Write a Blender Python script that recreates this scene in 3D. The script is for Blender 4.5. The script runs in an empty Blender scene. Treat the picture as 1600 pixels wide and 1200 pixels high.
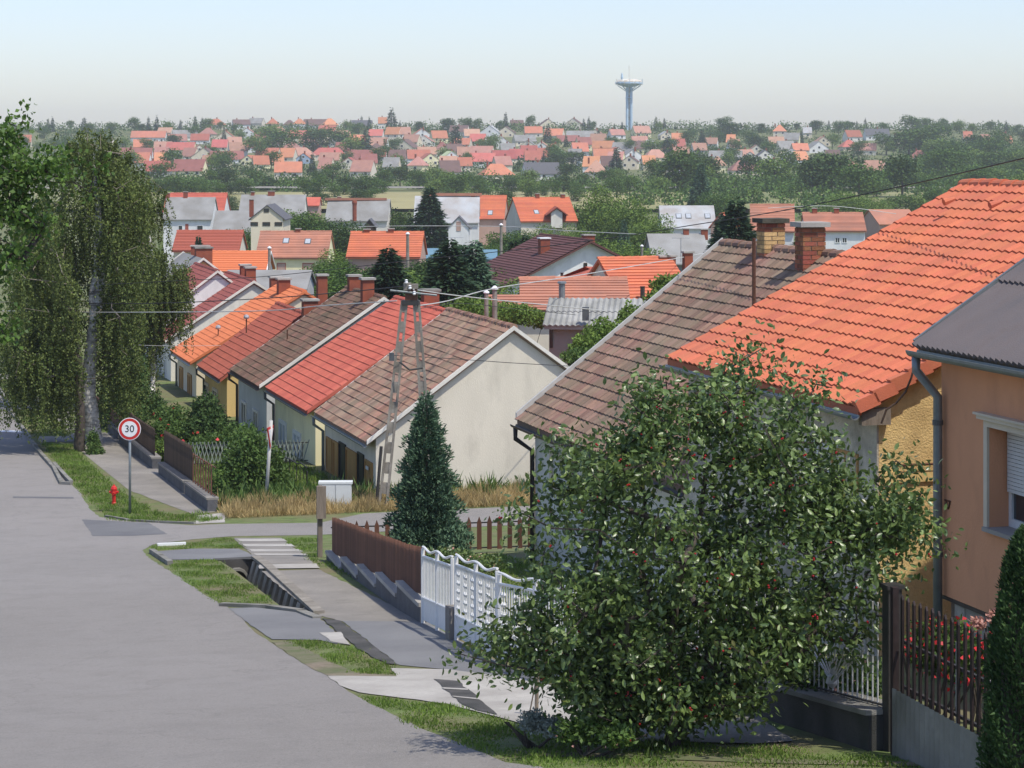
import bpy, bmesh, math, random
import numpy as np
from mathutils import Vector, Matrix
random.seed(7); rng = np.random.default_rng(7)
SC = bpy.context.scene; COL = SC.collection
# ---------------------------------------------------------------- camera, sky, sun, exposure
FPX = 3500.0; HZ = 240.0
cam = bpy.data.cameras.new('camera'); co = bpy.data.objects.new('camera', cam); COL.objects.link(co)
co.location = (0, 0, 0); co.rotation_euler = (math.pi/2, 0, 0)
cam.sensor_width = 36; cam.lens = FPX/1600*36
cam.shift_y = -(600-HZ)/1600
cam.clip_start = .5; cam.clip_end = 6000
SC.camera = co
SA_ = math.atan(1010/3500); CA, SAN = math.cos(SA_), math.sin(SA_)
SUN_EL = math.radians(63)
sun_h = Vector((CA*.50+SAN*.87, SAN*.50-CA*.87, 0)).normalized()     # towards the sun
sun_dir = (sun_h*math.cos(SUN_EL)+Vector((0, 0, math.sin(SUN_EL)))).normalized()
w = bpy.data.worlds.new('World'); SC.world = w; w.use_nodes = True
nt = w.node_tree; bg = nt.nodes['Background']
sk = nt.nodes.new('ShaderNodeTexSky'); sk.sky_type = 'NISHITA'; sk.sun_disc = False
sk.sun_elevation = SUN_EL; sk.sun_rotation = math.atan2(sun_h.x, sun_h.y)
sk.air_density = 1.0; sk.dust_density = 1.0; sk.ozone_density = 3.5; sk.altitude = 150
tn = nt.nodes.new('ShaderNodeMix'); tn.data_type = 'RGBA'; tn.blend_type = 'MULTIPLY'; tn.inputs[0].default_value = 1; tn.inputs[7].default_value = (1.02, .95, 1.0, 1)
nt.links.new(sk.outputs[0], tn.inputs[6]); nt.links.new(tn.outputs[2], bg.inputs['Color']); bg.inputs['Strength'].default_value = .112
sl = bpy.data.lights.new('sun', 'SUN'); sl.energy = 2.55; sl.angle = math.radians(.7); sl.color = (1, .945, .84)
so = bpy.data.objects.new('sun', sl); COL.objects.link(so); so.rotation_euler = sun_dir.to_track_quat('Z', 'Y').to_euler()
SC.view_settings.view_transform = 'Standard'; SC.view_settings.look = 'None'; SC.view_settings.gamma = 1
SC.view_settings.use_curve_mapping = False; SC.view_settings.exposure = 0.80
SC.cycles.max_bounces = 6; SC.cycles.diffuse_bounces = 3; SC.cycles.transparent_max_bounces = 8
SC.cycles.volume_bounces = 1
# ---------------------------------------------------------------- ground and coordinates
KS = [-60,0,20,30,37,46,53,60,66,80,100,130,200,270,340,400,450,500,560,600,640,750,900,1050,1200,1350,1500,2000,4000]
KZ = [1,-3.6,-5.75,-7.0,-7.75,-8.55,-9.3,-9.8,-10.05,-10.6,-11,-11.3,-13,-15,-16.5,-16.5,-15.5,-13.5,-11.8,-11,-10.5,-8.6,-5.5,-1,6.5,14.5,16,10,4]
def g(X, Y):
    s = -X*SAN+Y*CA
    q = min(1, max(0, (Y-110)/90)); q = q*q*(3-2*q)
    return float(np.interp(s+(Y-s)*q, KS, KZ))
def W(t, s, z=0): return Vector((t*CA-s*SAN, t*SAN+s*CA, z))
def TS(X, Y): return (X*CA+Y*SAN, -X*SAN+Y*CA)
def gts(t, s):
    p = W(t, s); return g(p.x, p.y)
def P(px, py, Y): return Vector(((px-800)/FPX*Y, Y, -(py-HZ)/FPX*Y))
def gp(px, py):                                    # where the sight line through a photo point meets the ground
    k = (px-800)/FPX; m = (py-HZ)/FPX; Y = 8.; st = .1
    while -m*Y > g(k*Y, Y) and Y < 1500:
        st = max(.1, Y*.002); Y += st
    lo, hi = Y-st, Y
    for _ in range(24):
        mid = (lo+hi)/2
        if -m*mid > g(k*mid, mid): lo = mid
        else: hi = mid
    return Vector((k*hi, hi, -m*hi))
def gpts(px, py):
    p = gp(px, py); return TS(p.x, p.y)
def on_t(px, t):                                   # street-frame s and depth of photo column px on the plane t
    k = (px-800)/FPX; Y = t/(k*CA+SAN); return Y*(CA-k*SAN), Y
# ---------------------------------------------------------------- materials
def mat(name, col, rough=.85, var=.12, scale=6, col2=None, patch=0, pscale=.8, bump=0, bscale=60, tile=0, spec=.3, metal=0, hue=0, stretch=None, grime=None, gr=.5, cracks=0):
    m = bpy.data.materials.new(name); m.use_nodes = True; n = m.node_tree; N = n.nodes; L = n.links
    b = N['Principled BSDF']; b.inputs['Roughness'].default_value = rough
    b.inputs['Specular IOR Level'].default_value = spec; b.inputs['Metallic'].default_value = metal
    tc = N.new('ShaderNodeTexCoord'); src = tc.outputs['Object']
    if stretch:
        mp = N.new('ShaderNodeMapping'); mp.inputs['Scale'].default_value = stretch; L.new(src, mp.inputs[0]); src = mp.outputs[0]
    def noise(sc, det=4):
        t = N.new('ShaderNodeTexNoise'); t.inputs['Scale'].default_value = sc; t.inputs['Detail'].default_value = det
        t.inputs['Roughness'].default_value = .6; L.new(src, t.inputs['Vector']); return t.outputs['Fac']
    def ramp(f, a, bb, lo, hi):
        r = N.new('ShaderNodeMapRange'); r.inputs[1].default_value = a; r.inputs[2].default_value = bb
        r.inputs[3].default_value = lo; r.inputs[4].default_value = hi; L.new(f, r.inputs[0]); return r.outputs[0]
    def mixc(f, A, B, kind='MIX'):
        x = N.new('ShaderNodeMix'); x.data_type = 'RGBA'; x.blend_type = kind
        for i, v in ((6, A), (7, B)):
            if isinstance(v, tuple): x.inputs[i].default_value = (*v, 1)
            else: L.new(v, x.inputs[i])
        if isinstance(f, (int, float)): x.inputs[0].default_value = f
        else: L.new(f, x.inputs[0])
        return x.outputs[2]
    c = tuple(col); cur = None
    cur = mixc(ramp(noise(scale), .3, .7, 0, 1), tuple(v*(1-var) for v in c), tuple(min(1, v*(1+var)) for v in c))
    if col2 and patch: cur = mixc(ramp(noise(pscale, 6), .5-.12, .5+.12+(.5-patch)*.3, 0, 1), cur, tuple(col2))
    if tile:
        ob = N.new('ShaderNodeObjectInfo'); ge = N.new('ShaderNodeNewGeometry')
        ad = N.new('ShaderNodeMath'); ad.operation = 'ADD'; L.new(ob.outputs['Random'], ad.inputs[0]); L.new(ge.outputs['Random Per Island'], ad.inputs[1])
        fr = N.new('ShaderNodeMath'); fr.operation = 'FRACT'; L.new(ad.outputs[0], fr.inputs[0])
        hs = N.new('ShaderNodeHueSaturation'); L.new(cur, hs.inputs['Color'])
        L.new(ramp(fr.outputs[0], 0, 1, 1-tile, 1+tile), hs.inputs['Value'])
        if hue:
            f2 = N.new('ShaderNodeMath'); f2.operation = 'MULTIPLY'; f2.inputs[1].default_value = 7.31; L.new(fr.outputs[0], f2.inputs[0])
            f3 = N.new('ShaderNodeMath'); f3.operation = 'FRACT'; L.new(f2.outputs[0], f3.inputs[0])
            L.new(ramp(f3.outputs[0], 0, 1, .5-hue, .5+hue), hs.inputs['Hue'])
        cur = hs.outputs[0]
    if grime: cur = mixc(ramp(noise(1.7, 8), .52, .75, 0, gr), cur, tuple(grime))
    if cracks:
        nz = N.new('ShaderNodeTexNoise'); nz.inputs['Scale'].default_value = 1.1; nz.inputs['Detail'].default_value = 6; L.new(src, nz.inputs['Vector'])
        va = N.new('ShaderNodeVectorMath'); va.operation = 'MULTIPLY_ADD'; va.inputs[1].default_value = (1.6, 1.6, 1.6); L.new(nz.outputs['Color'], va.inputs[0]); L.new(src, va.inputs[2])
        vo = N.new('ShaderNodeTexVoronoi'); vo.feature = 'DISTANCE_TO_EDGE'; vo.inputs['Scale'].default_value = .16; L.new(va.outputs[0], vo.inputs['Vector'])
        cur = mixc(ramp(vo.outputs['Distance'], .0, .006, cracks, 0), cur, (.10, .095, .09))
        cur = mixc(ramp(noise(9, 5), .58, .72, 0, .35), cur, tuple(v*.8 for v in c))
        cur = mixc(ramp(noise(38, 3), .54, .66, 0, .55), cur, tuple(v*1.3 for v in c))
        cur = mixc(ramp(noise(27, 3), .56, .68, 0, .55), cur, tuple(v*.66 for v in c))
        cur = mixc(ramp(noise(1.3, 6), .5, .62, 0, .22), cur, tuple(v*.78 for v in c))
    if isinstance(cur, tuple): b.inputs['Base Color'].default_value = (*cur, 1)
    else: L.new(cur, b.inputs['Base Color'])
    if bump:
        bp = N.new('ShaderNodeBump'); bp.inputs['Strength'].default_value = bump; bp.inputs['Distance'].default_value = .02
        L.new(noise(bscale, 6), bp.inputs['Height']); L.new(bp.outputs[0], b.inputs['Normal'])
    return m
def leafmat(name, a, b_, rough=.5, trans=.25, spec=.35, scale=0, c3=None):
    m = bpy.data.materials.new(name); m.use_nodes = True; n = m.node_tree; N = n.nodes; L = n.links
    for x in list(N): N.remove(x)
    out = N.new('ShaderNodeOutputMaterial'); pr = N.new('ShaderNodeBsdfPrincipled'); tr = N.new('ShaderNodeBsdfTranslucent'); mx = N.new('ShaderNodeMixShader')
    ge = N.new('ShaderNodeNewGeometry'); ob = N.new('ShaderNodeObjectInfo')
    ad = N.new('ShaderNodeMath'); ad.operation = 'ADD'; L.new(ge.outputs['Random Per Island'], ad.inputs[0]); L.new(ob.outputs['Random'], ad.inputs[1])
    fr = N.new('ShaderNodeMath'); fr.operation = 'FRACT'; L.new(ad.outputs[0], fr.inputs[0])
    rp = N.new('ShaderNodeValToRGB'); e = rp.color_ramp.elements; e[0].color = (*a, 1); e[1].color = (*b_, 1)
    if c3: q = rp.color_ramp.elements.new(.97); q.color = (*b_, 1); e[-1].color = (*c3, 1)
    L.new(fr.outputs[0], rp.inputs[0])
    tc = N.new('ShaderNodeTexCoord'); no = N.new('ShaderNodeTexNoise'); no.inputs['Scale'].default_value = scale or 1.2; L.new(tc.outputs['Object'], no.inputs['Vector'])
    mr = N.new('ShaderNodeMapRange'); mr.inputs[1].default_value = .3; mr.inputs[2].default_value = .7; mr.inputs[3].default_value = .78; mr.inputs[4].default_value = 1.25; L.new(no.outputs['Fac'], mr.inputs[0])
    hs = N.new('ShaderNodeHueSaturation'); L.new(rp.outputs[0], hs.inputs['Color']); L.new(mr.outputs[0], hs.inputs['Value'])
    L.new(hs.outputs[0], pr.inputs['Base Color']); L.new(hs.outputs[0], tr.inputs['Color'])
    pr.inputs['Roughness'].default_value = rough; pr.inputs['Specular IOR Level'].default_value = spec
    mx.inputs[0].default_value = trans; L.new(pr.outputs[0], mx.inputs[1]); L.new(tr.outputs[0], mx.inputs[2]); L.new(mx.outputs[0], out.inputs['Surface'])
    return m
M = {}
def c255(r, gg, b): return tuple(((v/255+.055)/1.055)**2.4 if v > 10 else v/3295 for v in (r, gg, b))
M['twig'] = mat('birch_twig', (.22, .19, .15), .9, .3, 10)
M['grass'] = mat('grass_ground', (.11, .15, .045), .95, .35, 3, (.16, .14, .075), .4, .7, .6, 30)
M['meadow'] = mat('meadow', (.30, .27, .13), .95, .15, .05, (.16, .18, .07), .35, .01)
M['soil'] = mat('soil', (.20, .165, .12), .95, .25, 5, (.10, .12, .05), .4, 1.2, .6, 30)
M['asphalt'] = mat('asphalt', (.238, .222, .204), .92, .25, 48, (.262, .245, .228), .5, .12, .8, 90, grime=(.165, .158, .15), gr=.35, cracks=.22)
M['asphalt_dark'] = mat('asphalt_dark', (.13, .13, .135), .92, .15, 60, (.17, .17, .17), .5, .6, .5, 150)
M['asphalt_mid'] = mat('asphalt_mid', (.165, .165, .168), .92, .14, 60, (.2, .2, .2), .5, .6, .5, 150)
M['pave'] = mat('pavement_concrete', (.26, .24, .21), .9, .13, 20, (.20, .185, .165), .5, .6, .4, 90, grime=(.14, .13, .11))
M['concrete_pale'] = mat('concrete_pale', (.42, .40, .36), .9, .10, 14, (.32, .30, .27), .5, .8, .4, 90, grime=(.22, .21, .18))
M['concrete'] = mat('concrete', (.27, .26, .235), .9, .15, 12, (.17, .165, .14), .5, 1.5, .5, 70, grime=(.09, .09, .07))
M['concrete_dark'] = mat('concrete_dark', (.09, .085, .08), .9, .25, 8, (.05, .05, .045), .5, 2, .6, 60)
M['plinth'] = mat('plinth_grey', (.12, .12, .125), .9, .2, 10, (.08, .08, .085), .4, 1.2, .4, 60)
M['bark'] = mat('bark', (.075, .062, .05), .95, .35, 14, None, 0, 1, 1, 30, stretch=(1, 1, .3))
M['birch_bark'] = mat('birch_bark', (.80, .78, .72), .85, .1, 5, (.04, .04, .04), .12, 3.2, .5, 20, stretch=(.7, .7, 2.2))
M['timber'] = mat('dark_timber', (.055, .036, .026), .8, .3, 12, None, 0, 1, .4, 40, tile=.25, stretch=(1, 1, .15))
M['timber_red'] = mat('red_brown_timber', (.135, .062, .04), .8, .2, 12, None, 0, 1, .3, 40, tile=.22, stretch=(1, 1, .15))
M['timber_gold'] = mat('varnished_timber', (.40, .22, .075), .6, .15, 8, None, 0, 1, .2, 40, stretch=(1, 1, .1))
M['timber_grey'] = mat('weathered_timber', (.22, .18, .14), .85, .25, 12, None, 0, 1, .4, 40, tile=.2, stretch=(1, 1, .15))
M['picket_black'] = mat('black_stained_timber', (.028, .018, .018), .7, .3, 12, tile=.3)
M['iron'] = mat('dark_iron', (.035, .032, .03), .55, .2, 20, spec=.5)
M['rust'] = mat('rusty_iron', (.11, .05, .03), .8, .3, 20)
M['white_paint'] = mat('white_paint', (.72, .72, .70), .5, .05, 12, grime=(.42, .40, .36))
M['silver'] = mat('silver_bar', (.55, .55, .54), .45, .08, 20, spec=.5)
M['zinc'] = mat('zinc', (.20, .225, .23), .45, .15, 5, metal=.4, spec=.5)
M['zinc_dark'] = mat('dark_zinc', (.11, .12, .125), .5, .15, 5, metal=.3)
M['pipe_brown'] = mat('brown_pipe', (.05, .04, .037), .5, .15, 5)
M['glass'] = mat('window_glass', (.03, .036, .042), .12, .2, 1, spec=.8)
M['pane_pale'] = mat('pale_window', (.40, .43, .46), .4, .1, 2)
M['shutter'] = mat('roller_shutter', (.60, .60, .58), .6, .04, 5)
M['brick'] = mat('brick', (.33, .115, .06), .9, .25, 20, (.2, .1, .06), .3, 4, .5, 60, tile=.32, hue=.02)
M['brick_yellow'] = mat('yellow_brick', (.50, .33, .15), .9, .2, 20, None, 0, 1, .5, 60, tile=.25)
M['mortar'] = mat('mortar', (.22, .17, .13), .95, .2, 20)
M['sooty'] = mat('sooty_cap', (.07, .065, .05), .95, .3, 10)
M['chimney_red'] = mat('red_chimney', (.30, .085, .045), .9, .2, 6, (.2, .06, .04), .4, 3)
M['stone'] = mat('pale_stone', (.37, .345, .30), .9, .15, 10, None, 0, 1, .6, 50, tile=.18)
TG = dict(bump=.3, bscale=40)
M['t_orange'] = mat('orange_tile', (.57, .168, .083), .78, .08, 10, (.49, .15, .085), .45, .9, tile=.10, hue=.004, **TG)
M['t_orange2'] = mat('bright_orange_tile', (.62, .19, .08), .75, .06, 10, tile=.06, **TG)
M['t_red'] = mat('red_tile', (.50, .13, .085), .78, .08, 10, (.43, .10, .07), .4, 1, tile=.10, **TG)
M['t_redbrown'] = mat('red_brown_tile', (.36, .10, .065), .8, .08, 10, tile=.10, **TG)
M['t_maroon'] = mat('maroon_tile', (.27, .085, .072), .8, .08, 10, tile=.08, **TG)
M['t_brown'] = mat('aged_brown_tile', (.195, .105, .075), .85, .15, 12, (.12, .09, .06), .4, 1.2, tile=.22, hue=.012, grime=(.09, .075, .05), **TG)
M['t_brown2'] = mat('mossy_brown_tile', (.26, .15, .11), .85, .18, 8, (.225, .165, .115), .5, .8, tile=.24, hue=.010, grime=(.125, .105, .08), **TG)
M['t_beige'] = mat('weathered_tile', (.30, .165, .115), .85, .15, 10, (.25, .18, .13), .5, 1.2, tile=.28, hue=.012, grime=(.15, .12, .09), **TG)
M['u_red'] = mat('far_red_tile', (.40, .125, .095), .85, .12, .6, (.33, .13, .10), .4, .2, tile=.28, hue=.012)
M['u_orange'] = mat('far_orange_tile', (.50, .20, .115), .85, .1, .6, (.42, .19, .12), .4, .2, tile=.22, hue=.012)
M['u_salmon'] = mat('far_salmon_tile', (.40, .215, .16), .85, .12, .6, (.33, .19, .15), .4, .2, tile=.25, hue=.015)
M['u_maroon'] = mat('far_maroon_tile', (.26, .105, .09), .85, .12, .6)
M['u_brown'] = mat('far_brown_tile', (.15, .095, .085), .85, .12, .6)
M['t_salmon'] = mat('salmon_tile', (.45, .195, .125), .85, .12, 2, (.35, .17, .12), .4, .5, tile=.14, **TG)
M['t_darkbrown'] = mat('dark_brown_tile', (.115, .05, .045), .8, .12, 5, tile=.12, **TG)
M['r_grey'] = mat('grey_slate', (.28, .28, .27), .85, .12, 2, (.21, .205, .19), .5, .5, tile=.06)
M['r_pale'] = mat('pale_fibre_roof', (.42, .44, .45), .85, .10, 2, (.33, .31, .29), .4, .5)
M['r_dark'] = mat('dark_grey_roof', (.105, .105, .115), .85, .12, 2)
M['r_corr'] = mat('corrugated_grey', (.33, .33, .31), .85, .12, 3, (.22, .22, .20), .4, 1)
M['r_purple'] = mat('purple_grey_sheet', (.135, .115, .115), .7, .1, 4, (.11, .10, .105), .4, 2, bump=.2)
for nm, c in dict(w_cream=(.74, .66, .50), w_yellow=(.86, .79, .50), w_ochre=(.72, .52, .22), w_white=(.78, .78, .76), w_grey=(.55, .56, .55), w_lgrey=(.78, .745, .66), w_orange=(.74, .36, .195), w_gold=(.60, .38, .10), w_pink=(.50, .34, .28), w_beige=(.72, .66, .54), w_green=(.5, .58, .34), w_blue=(.36, .46, .60), w_dgrey=(.22, .215, .20)).items():
    M[nm] = mat('plaster_'+nm[2:], c, .92, .045, 4, tuple(v*.84 for v in c), .4, .5, .4, 50, grime=tuple(v*.58 for v in c), gr=.42, stretch=(1, 1, .45))
M['w_ochre_rough'] = mat('rough_ochre_render', (.72, .52, .23), .95, .12, 20, (.60, .42, .18), .4, 1.5, .9, 35, grime=(.30, .20, .09), gr=.6)
M['w_shadegrey_rough'] = mat('rough_shade_grey_render', (.60, .55, .45), .95, .12, 16, (.28, .255, .21), .4, 1.3, .8, 35)
M['trim'] = mat('cream_trim', (.62, .54, .42), .8, .05, 5)
M['red_enamel'] = mat('red_enamel', (.55, .03, .025), .4, .05, 5)
M['white_enamel'] = mat('white_enamel', (.78, .78, .78), .4, .03, 5)
M['black_enamel_and_shade'] = mat('black_enamel_and_shade', (.02, .02, .02), .5, .03, 5)
M['cabinet'] = mat('cabinet_grey_white', (.60, .62, .60), .6, .04, 5)
M['bluepaint'] = mat('blue_sheet', (.13, .235, .30), .6, .06, 3)
M['aluminium'] = mat('antenna_metal', (.5, .5, .5), .4, .05, 5, metal=.5)
M['tower_steel'] = mat('tower_steel', (.42, .55, .66), .6, .08, .3)
M['tower_white'] = mat('tower_white', (.72, .72, .66), .6, .08, .3, (.45, .33, .2), .35, .4)
M['cable'] = mat('cable_black', (.035, .035, .035), .6, .1, 5)
M['cable_pale'] = mat('cable_pale', (.50, .50, .48), .5, .1, 5)
M['pole'] = mat('pole_concrete', (.29, .265, .225), .92, .18, 10, (.19, .17, .14), .5, 2, .5, 50)
M['pole_pale'] = mat('pale_post', (.48, .47, .44), .8, .1, 6)
M['lf_cherry'] = leafmat('cherry_leaf', (.052, .096, .028), (.17, .24, .068), .36, .22, .5, 1.6, (.14, .14, .03))
M['lf_birch'] = leafmat('birch_leaf', (.060, .095, .024), (.17, .21, .055), .6, .3, .25, .6)
M['lf_broad'] = leafmat('broad_leaf', (.05, .11, .022), (.13, .22, .04), .5, .3, .3, 1.2)
M['lf_far'] = leafmat('far_leaf', (.045, .095, .024), (.12, .20, .042), .7, .2, .15, .25)
M['lf_far2'] = leafmat('far_leaf_light', (.09, .155, .035), (.20, .29, .06), .7, .2, .15, .25)
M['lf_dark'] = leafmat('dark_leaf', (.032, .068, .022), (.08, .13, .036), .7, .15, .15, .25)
M['lf_con'] = leafmat('needles', (.018, .045, .024), (.05, .088, .04), .7, .1, .15, .8)
M['lf_blue'] = leafmat('blue_needles', (.05, .105, .065), (.13, .21, .12), .7, .1, .2, .8)
M['lf_thuja'] = leafmat('thuja_leaf', (.025, .06, .02), (.07, .12, .04), .7, .15, .15, 2)
M['lf_bush'] = leafmat('bush_leaf', (.045, .095, .022), (.12, .19, .045), .6, .25, .25, 2)
M['lf_silver'] = leafmat('silver_leaf', (.20, .24, .20), (.36, .40, .34), .7, .15, .2, 2)
M['dryblade'] = leafmat('dry_grass', (.34, .25, .11), (.56, .43, .21), .8, .25, .1, .7, (.14, .17, .05))
M['blade'] = leafmat('grass_blade', (.09, .16, .028), (.20, .29, .06), .7, .3, .15, .9, (.30, .26, .12))
M['rose'] = leafmat('red_petal', (.55, .02, .03), (.75, .06, .07), .5, .2)
M['petal_pink'] = leafmat('pink_petal', (.6, .3, .25), (.7, .4, .32), .5, .2)
M['petal_white'] = leafmat('white_petal', (.7, .7, .65), (.8, .8, .75), .5, .2)
M['cherry'] = mat('cherry_fruit', (.30, .012, .012), .25, .2, 10, spec=.6)
# ---------------------------------------------------------------- objects
RM = {}
def link(o): COL.objects.link(o); return o
def thing(name, label, cat, loc, rot=0, group=None):
    o = link(bpy.data.objects.new(name, None)); o.location = loc; o.rotation_euler = (0, 0, rot); o.empty_display_size = .3
    o['label'] = label; o['category'] = cat
    if group: o['group'] = group
    RM[o.name] = (Matrix.Translation(loc) @ Matrix.Rotation(rot, 4, 'Z')); return o
def tag(o, label, cat, group=None):
    o['label'] = label; o['category'] = cat
    if group: o['group'] = group
    return o
class MB:
    def __init__(s): s.v = []; s.f = []
    def add(s, vs, fs):
        b = len(s.v); s.v += [Vector(v) for v in vs]; s.f += [tuple(b+i for i in f) for f in fs]; return s
    def box(s, fr, x0, x1, y0, y1, z0, z1):
        c = [fr(x, y, z) for z in (z0, z1) for y in (y0, y1) for x in (x0, x1)]
        return s.add(c, [(0, 2, 3, 1), (4, 5, 7, 6), (0, 1, 5, 4), (2, 6, 7, 3), (0, 4, 6, 2), (1, 3, 7, 5)])
    def prism(s, pts, vec):                         # extrude a loop of points along vec
        n = len(pts); vec = Vector(vec); a = [Vector(p) for p in pts]
        return s.add(a+[p+vec for p in a], [tuple(range(n))[::-1], tuple(range(n, 2*n))]+[(i, (i+1) % n, n+(i+1) % n, n+i) for i in range(n)])
    def tube(s, pts, r, n=8, r2=None, cap=True):
        pts = [Vector(p) for p in pts]; K = len(pts); rs = r if isinstance(r, (list, tuple)) else [r+((r2 if r2 is not None else r)-r)*i/(K-1) for i in range(K)]
        up = None; vs = []; fs = []
        for i, p in enumerate(pts):
            d = (pts[min(i+1, K-1)]-pts[max(i-1, 0)]).normalized()
            if up is None: up = d.orthogonal().normalized()
            up = (up-d*up.dot(d)); up = up.normalized() if up.length > 1e-6 else d.orthogonal().normalized()
            q = d.cross(up)
            vs += [p+(up*math.cos(2*math.pi*j/n)+q*math.sin(2*math.pi*j/n))*rs[i] for j in range(n)]
        for i in range(K-1):
            for j in range(n): fs.append((i*n+j, i*n+(j+1) % n, (i+1)*n+(j+1) % n, (i+1)*n+j))
        if cap: fs += [tuple(range(n))[::-1], tuple((K-1)*n+j for j in range(n))]
        return s.add(vs, fs)
    def lathe(s, c, prof, n=16, axis=None):
        c = Vector(c); vs = []; fs = []
        for r, z in prof: vs += [c+Vector((r*math.cos(2*math.pi*j/n), r*math.sin(2*math.pi*j/n), z)) for j in range(n)]
        for i in range(len(prof)-1):
            for j in range(n): fs.append((i*n+j, i*n+(j+1) % n, (i+1)*n+(j+1) % n, (i+1)*n+j))
        fs += [tuple(range(n))[::-1], tuple((len(prof)-1)*n+j for j in range(n))]
        return s.add(vs, fs)
    def build(s, name, m, parent=None, smooth=False, kind=None, origin=None):
        T = Matrix.Identity(4); loc = None
        if parent is not None: T = RM[parent.name].inverted()
        elif origin is not None: T = Matrix.Translation(-Vector(origin)); loc = origin
        me = bpy.data.meshes.new(name); me.from_pydata([T @ v for v in s.v], [], s.f); me.update()
        me.materials.append(M[m] if isinstance(m, str) else m)
        if smooth: me.polygons.foreach_set('use_smooth', [True]*len(me.polygons))
        o = link(bpy.data.objects.new(name, me))
        if parent is not None: o.parent = parent; RM[o.name] = RM[parent.name]
        else:
            if loc is not None: o.location = loc
            RM[o.name] = T.inverted()
        if kind: o['kind'] = kind
        return o
def inst(name, me, parent, Mw):
    o = link(bpy.data.objects.new(name, me))
    if parent is not None: o.parent = parent; o.matrix_basis = RM[parent.name].inverted() @ Mw
    else: o.matrix_basis = Mw
    RM[o.name] = Mw.copy(); return o
def mesh(name, v, f, m):
    me = bpy.data.meshes.new(name); me.from_pydata([tuple(x) for x in v], [], f); me.update(); me.materials.append(M[m] if isinstance(m, str) else m); return me
def Fr(o, rot):
    c, s_ = math.cos(rot), math.sin(rot); o = Vector(o)
    def f(x, y, z=0): return Vector((o.x+x*c-y*s_, o.y+x*s_+y*c, o.z+z))
    f.rot = rot; f.o = o; f.ex = Vector((c, s_, 0)); f.ey = Vector((-s_, c, 0)); f.M = Matrix.Translation(o) @ Matrix.Rotation(rot, 4, 'Z'); f.inv = f.M.inverted(); return f
ST = Fr((0, 0, 0), SA_)                             # street frame: x = across the street to the right, y = down the street
def axes(ex, ey, ez, o):
    m = Matrix((ex, ey, ez)).transposed().to_4x4(); m.translation = o; return m
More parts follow.
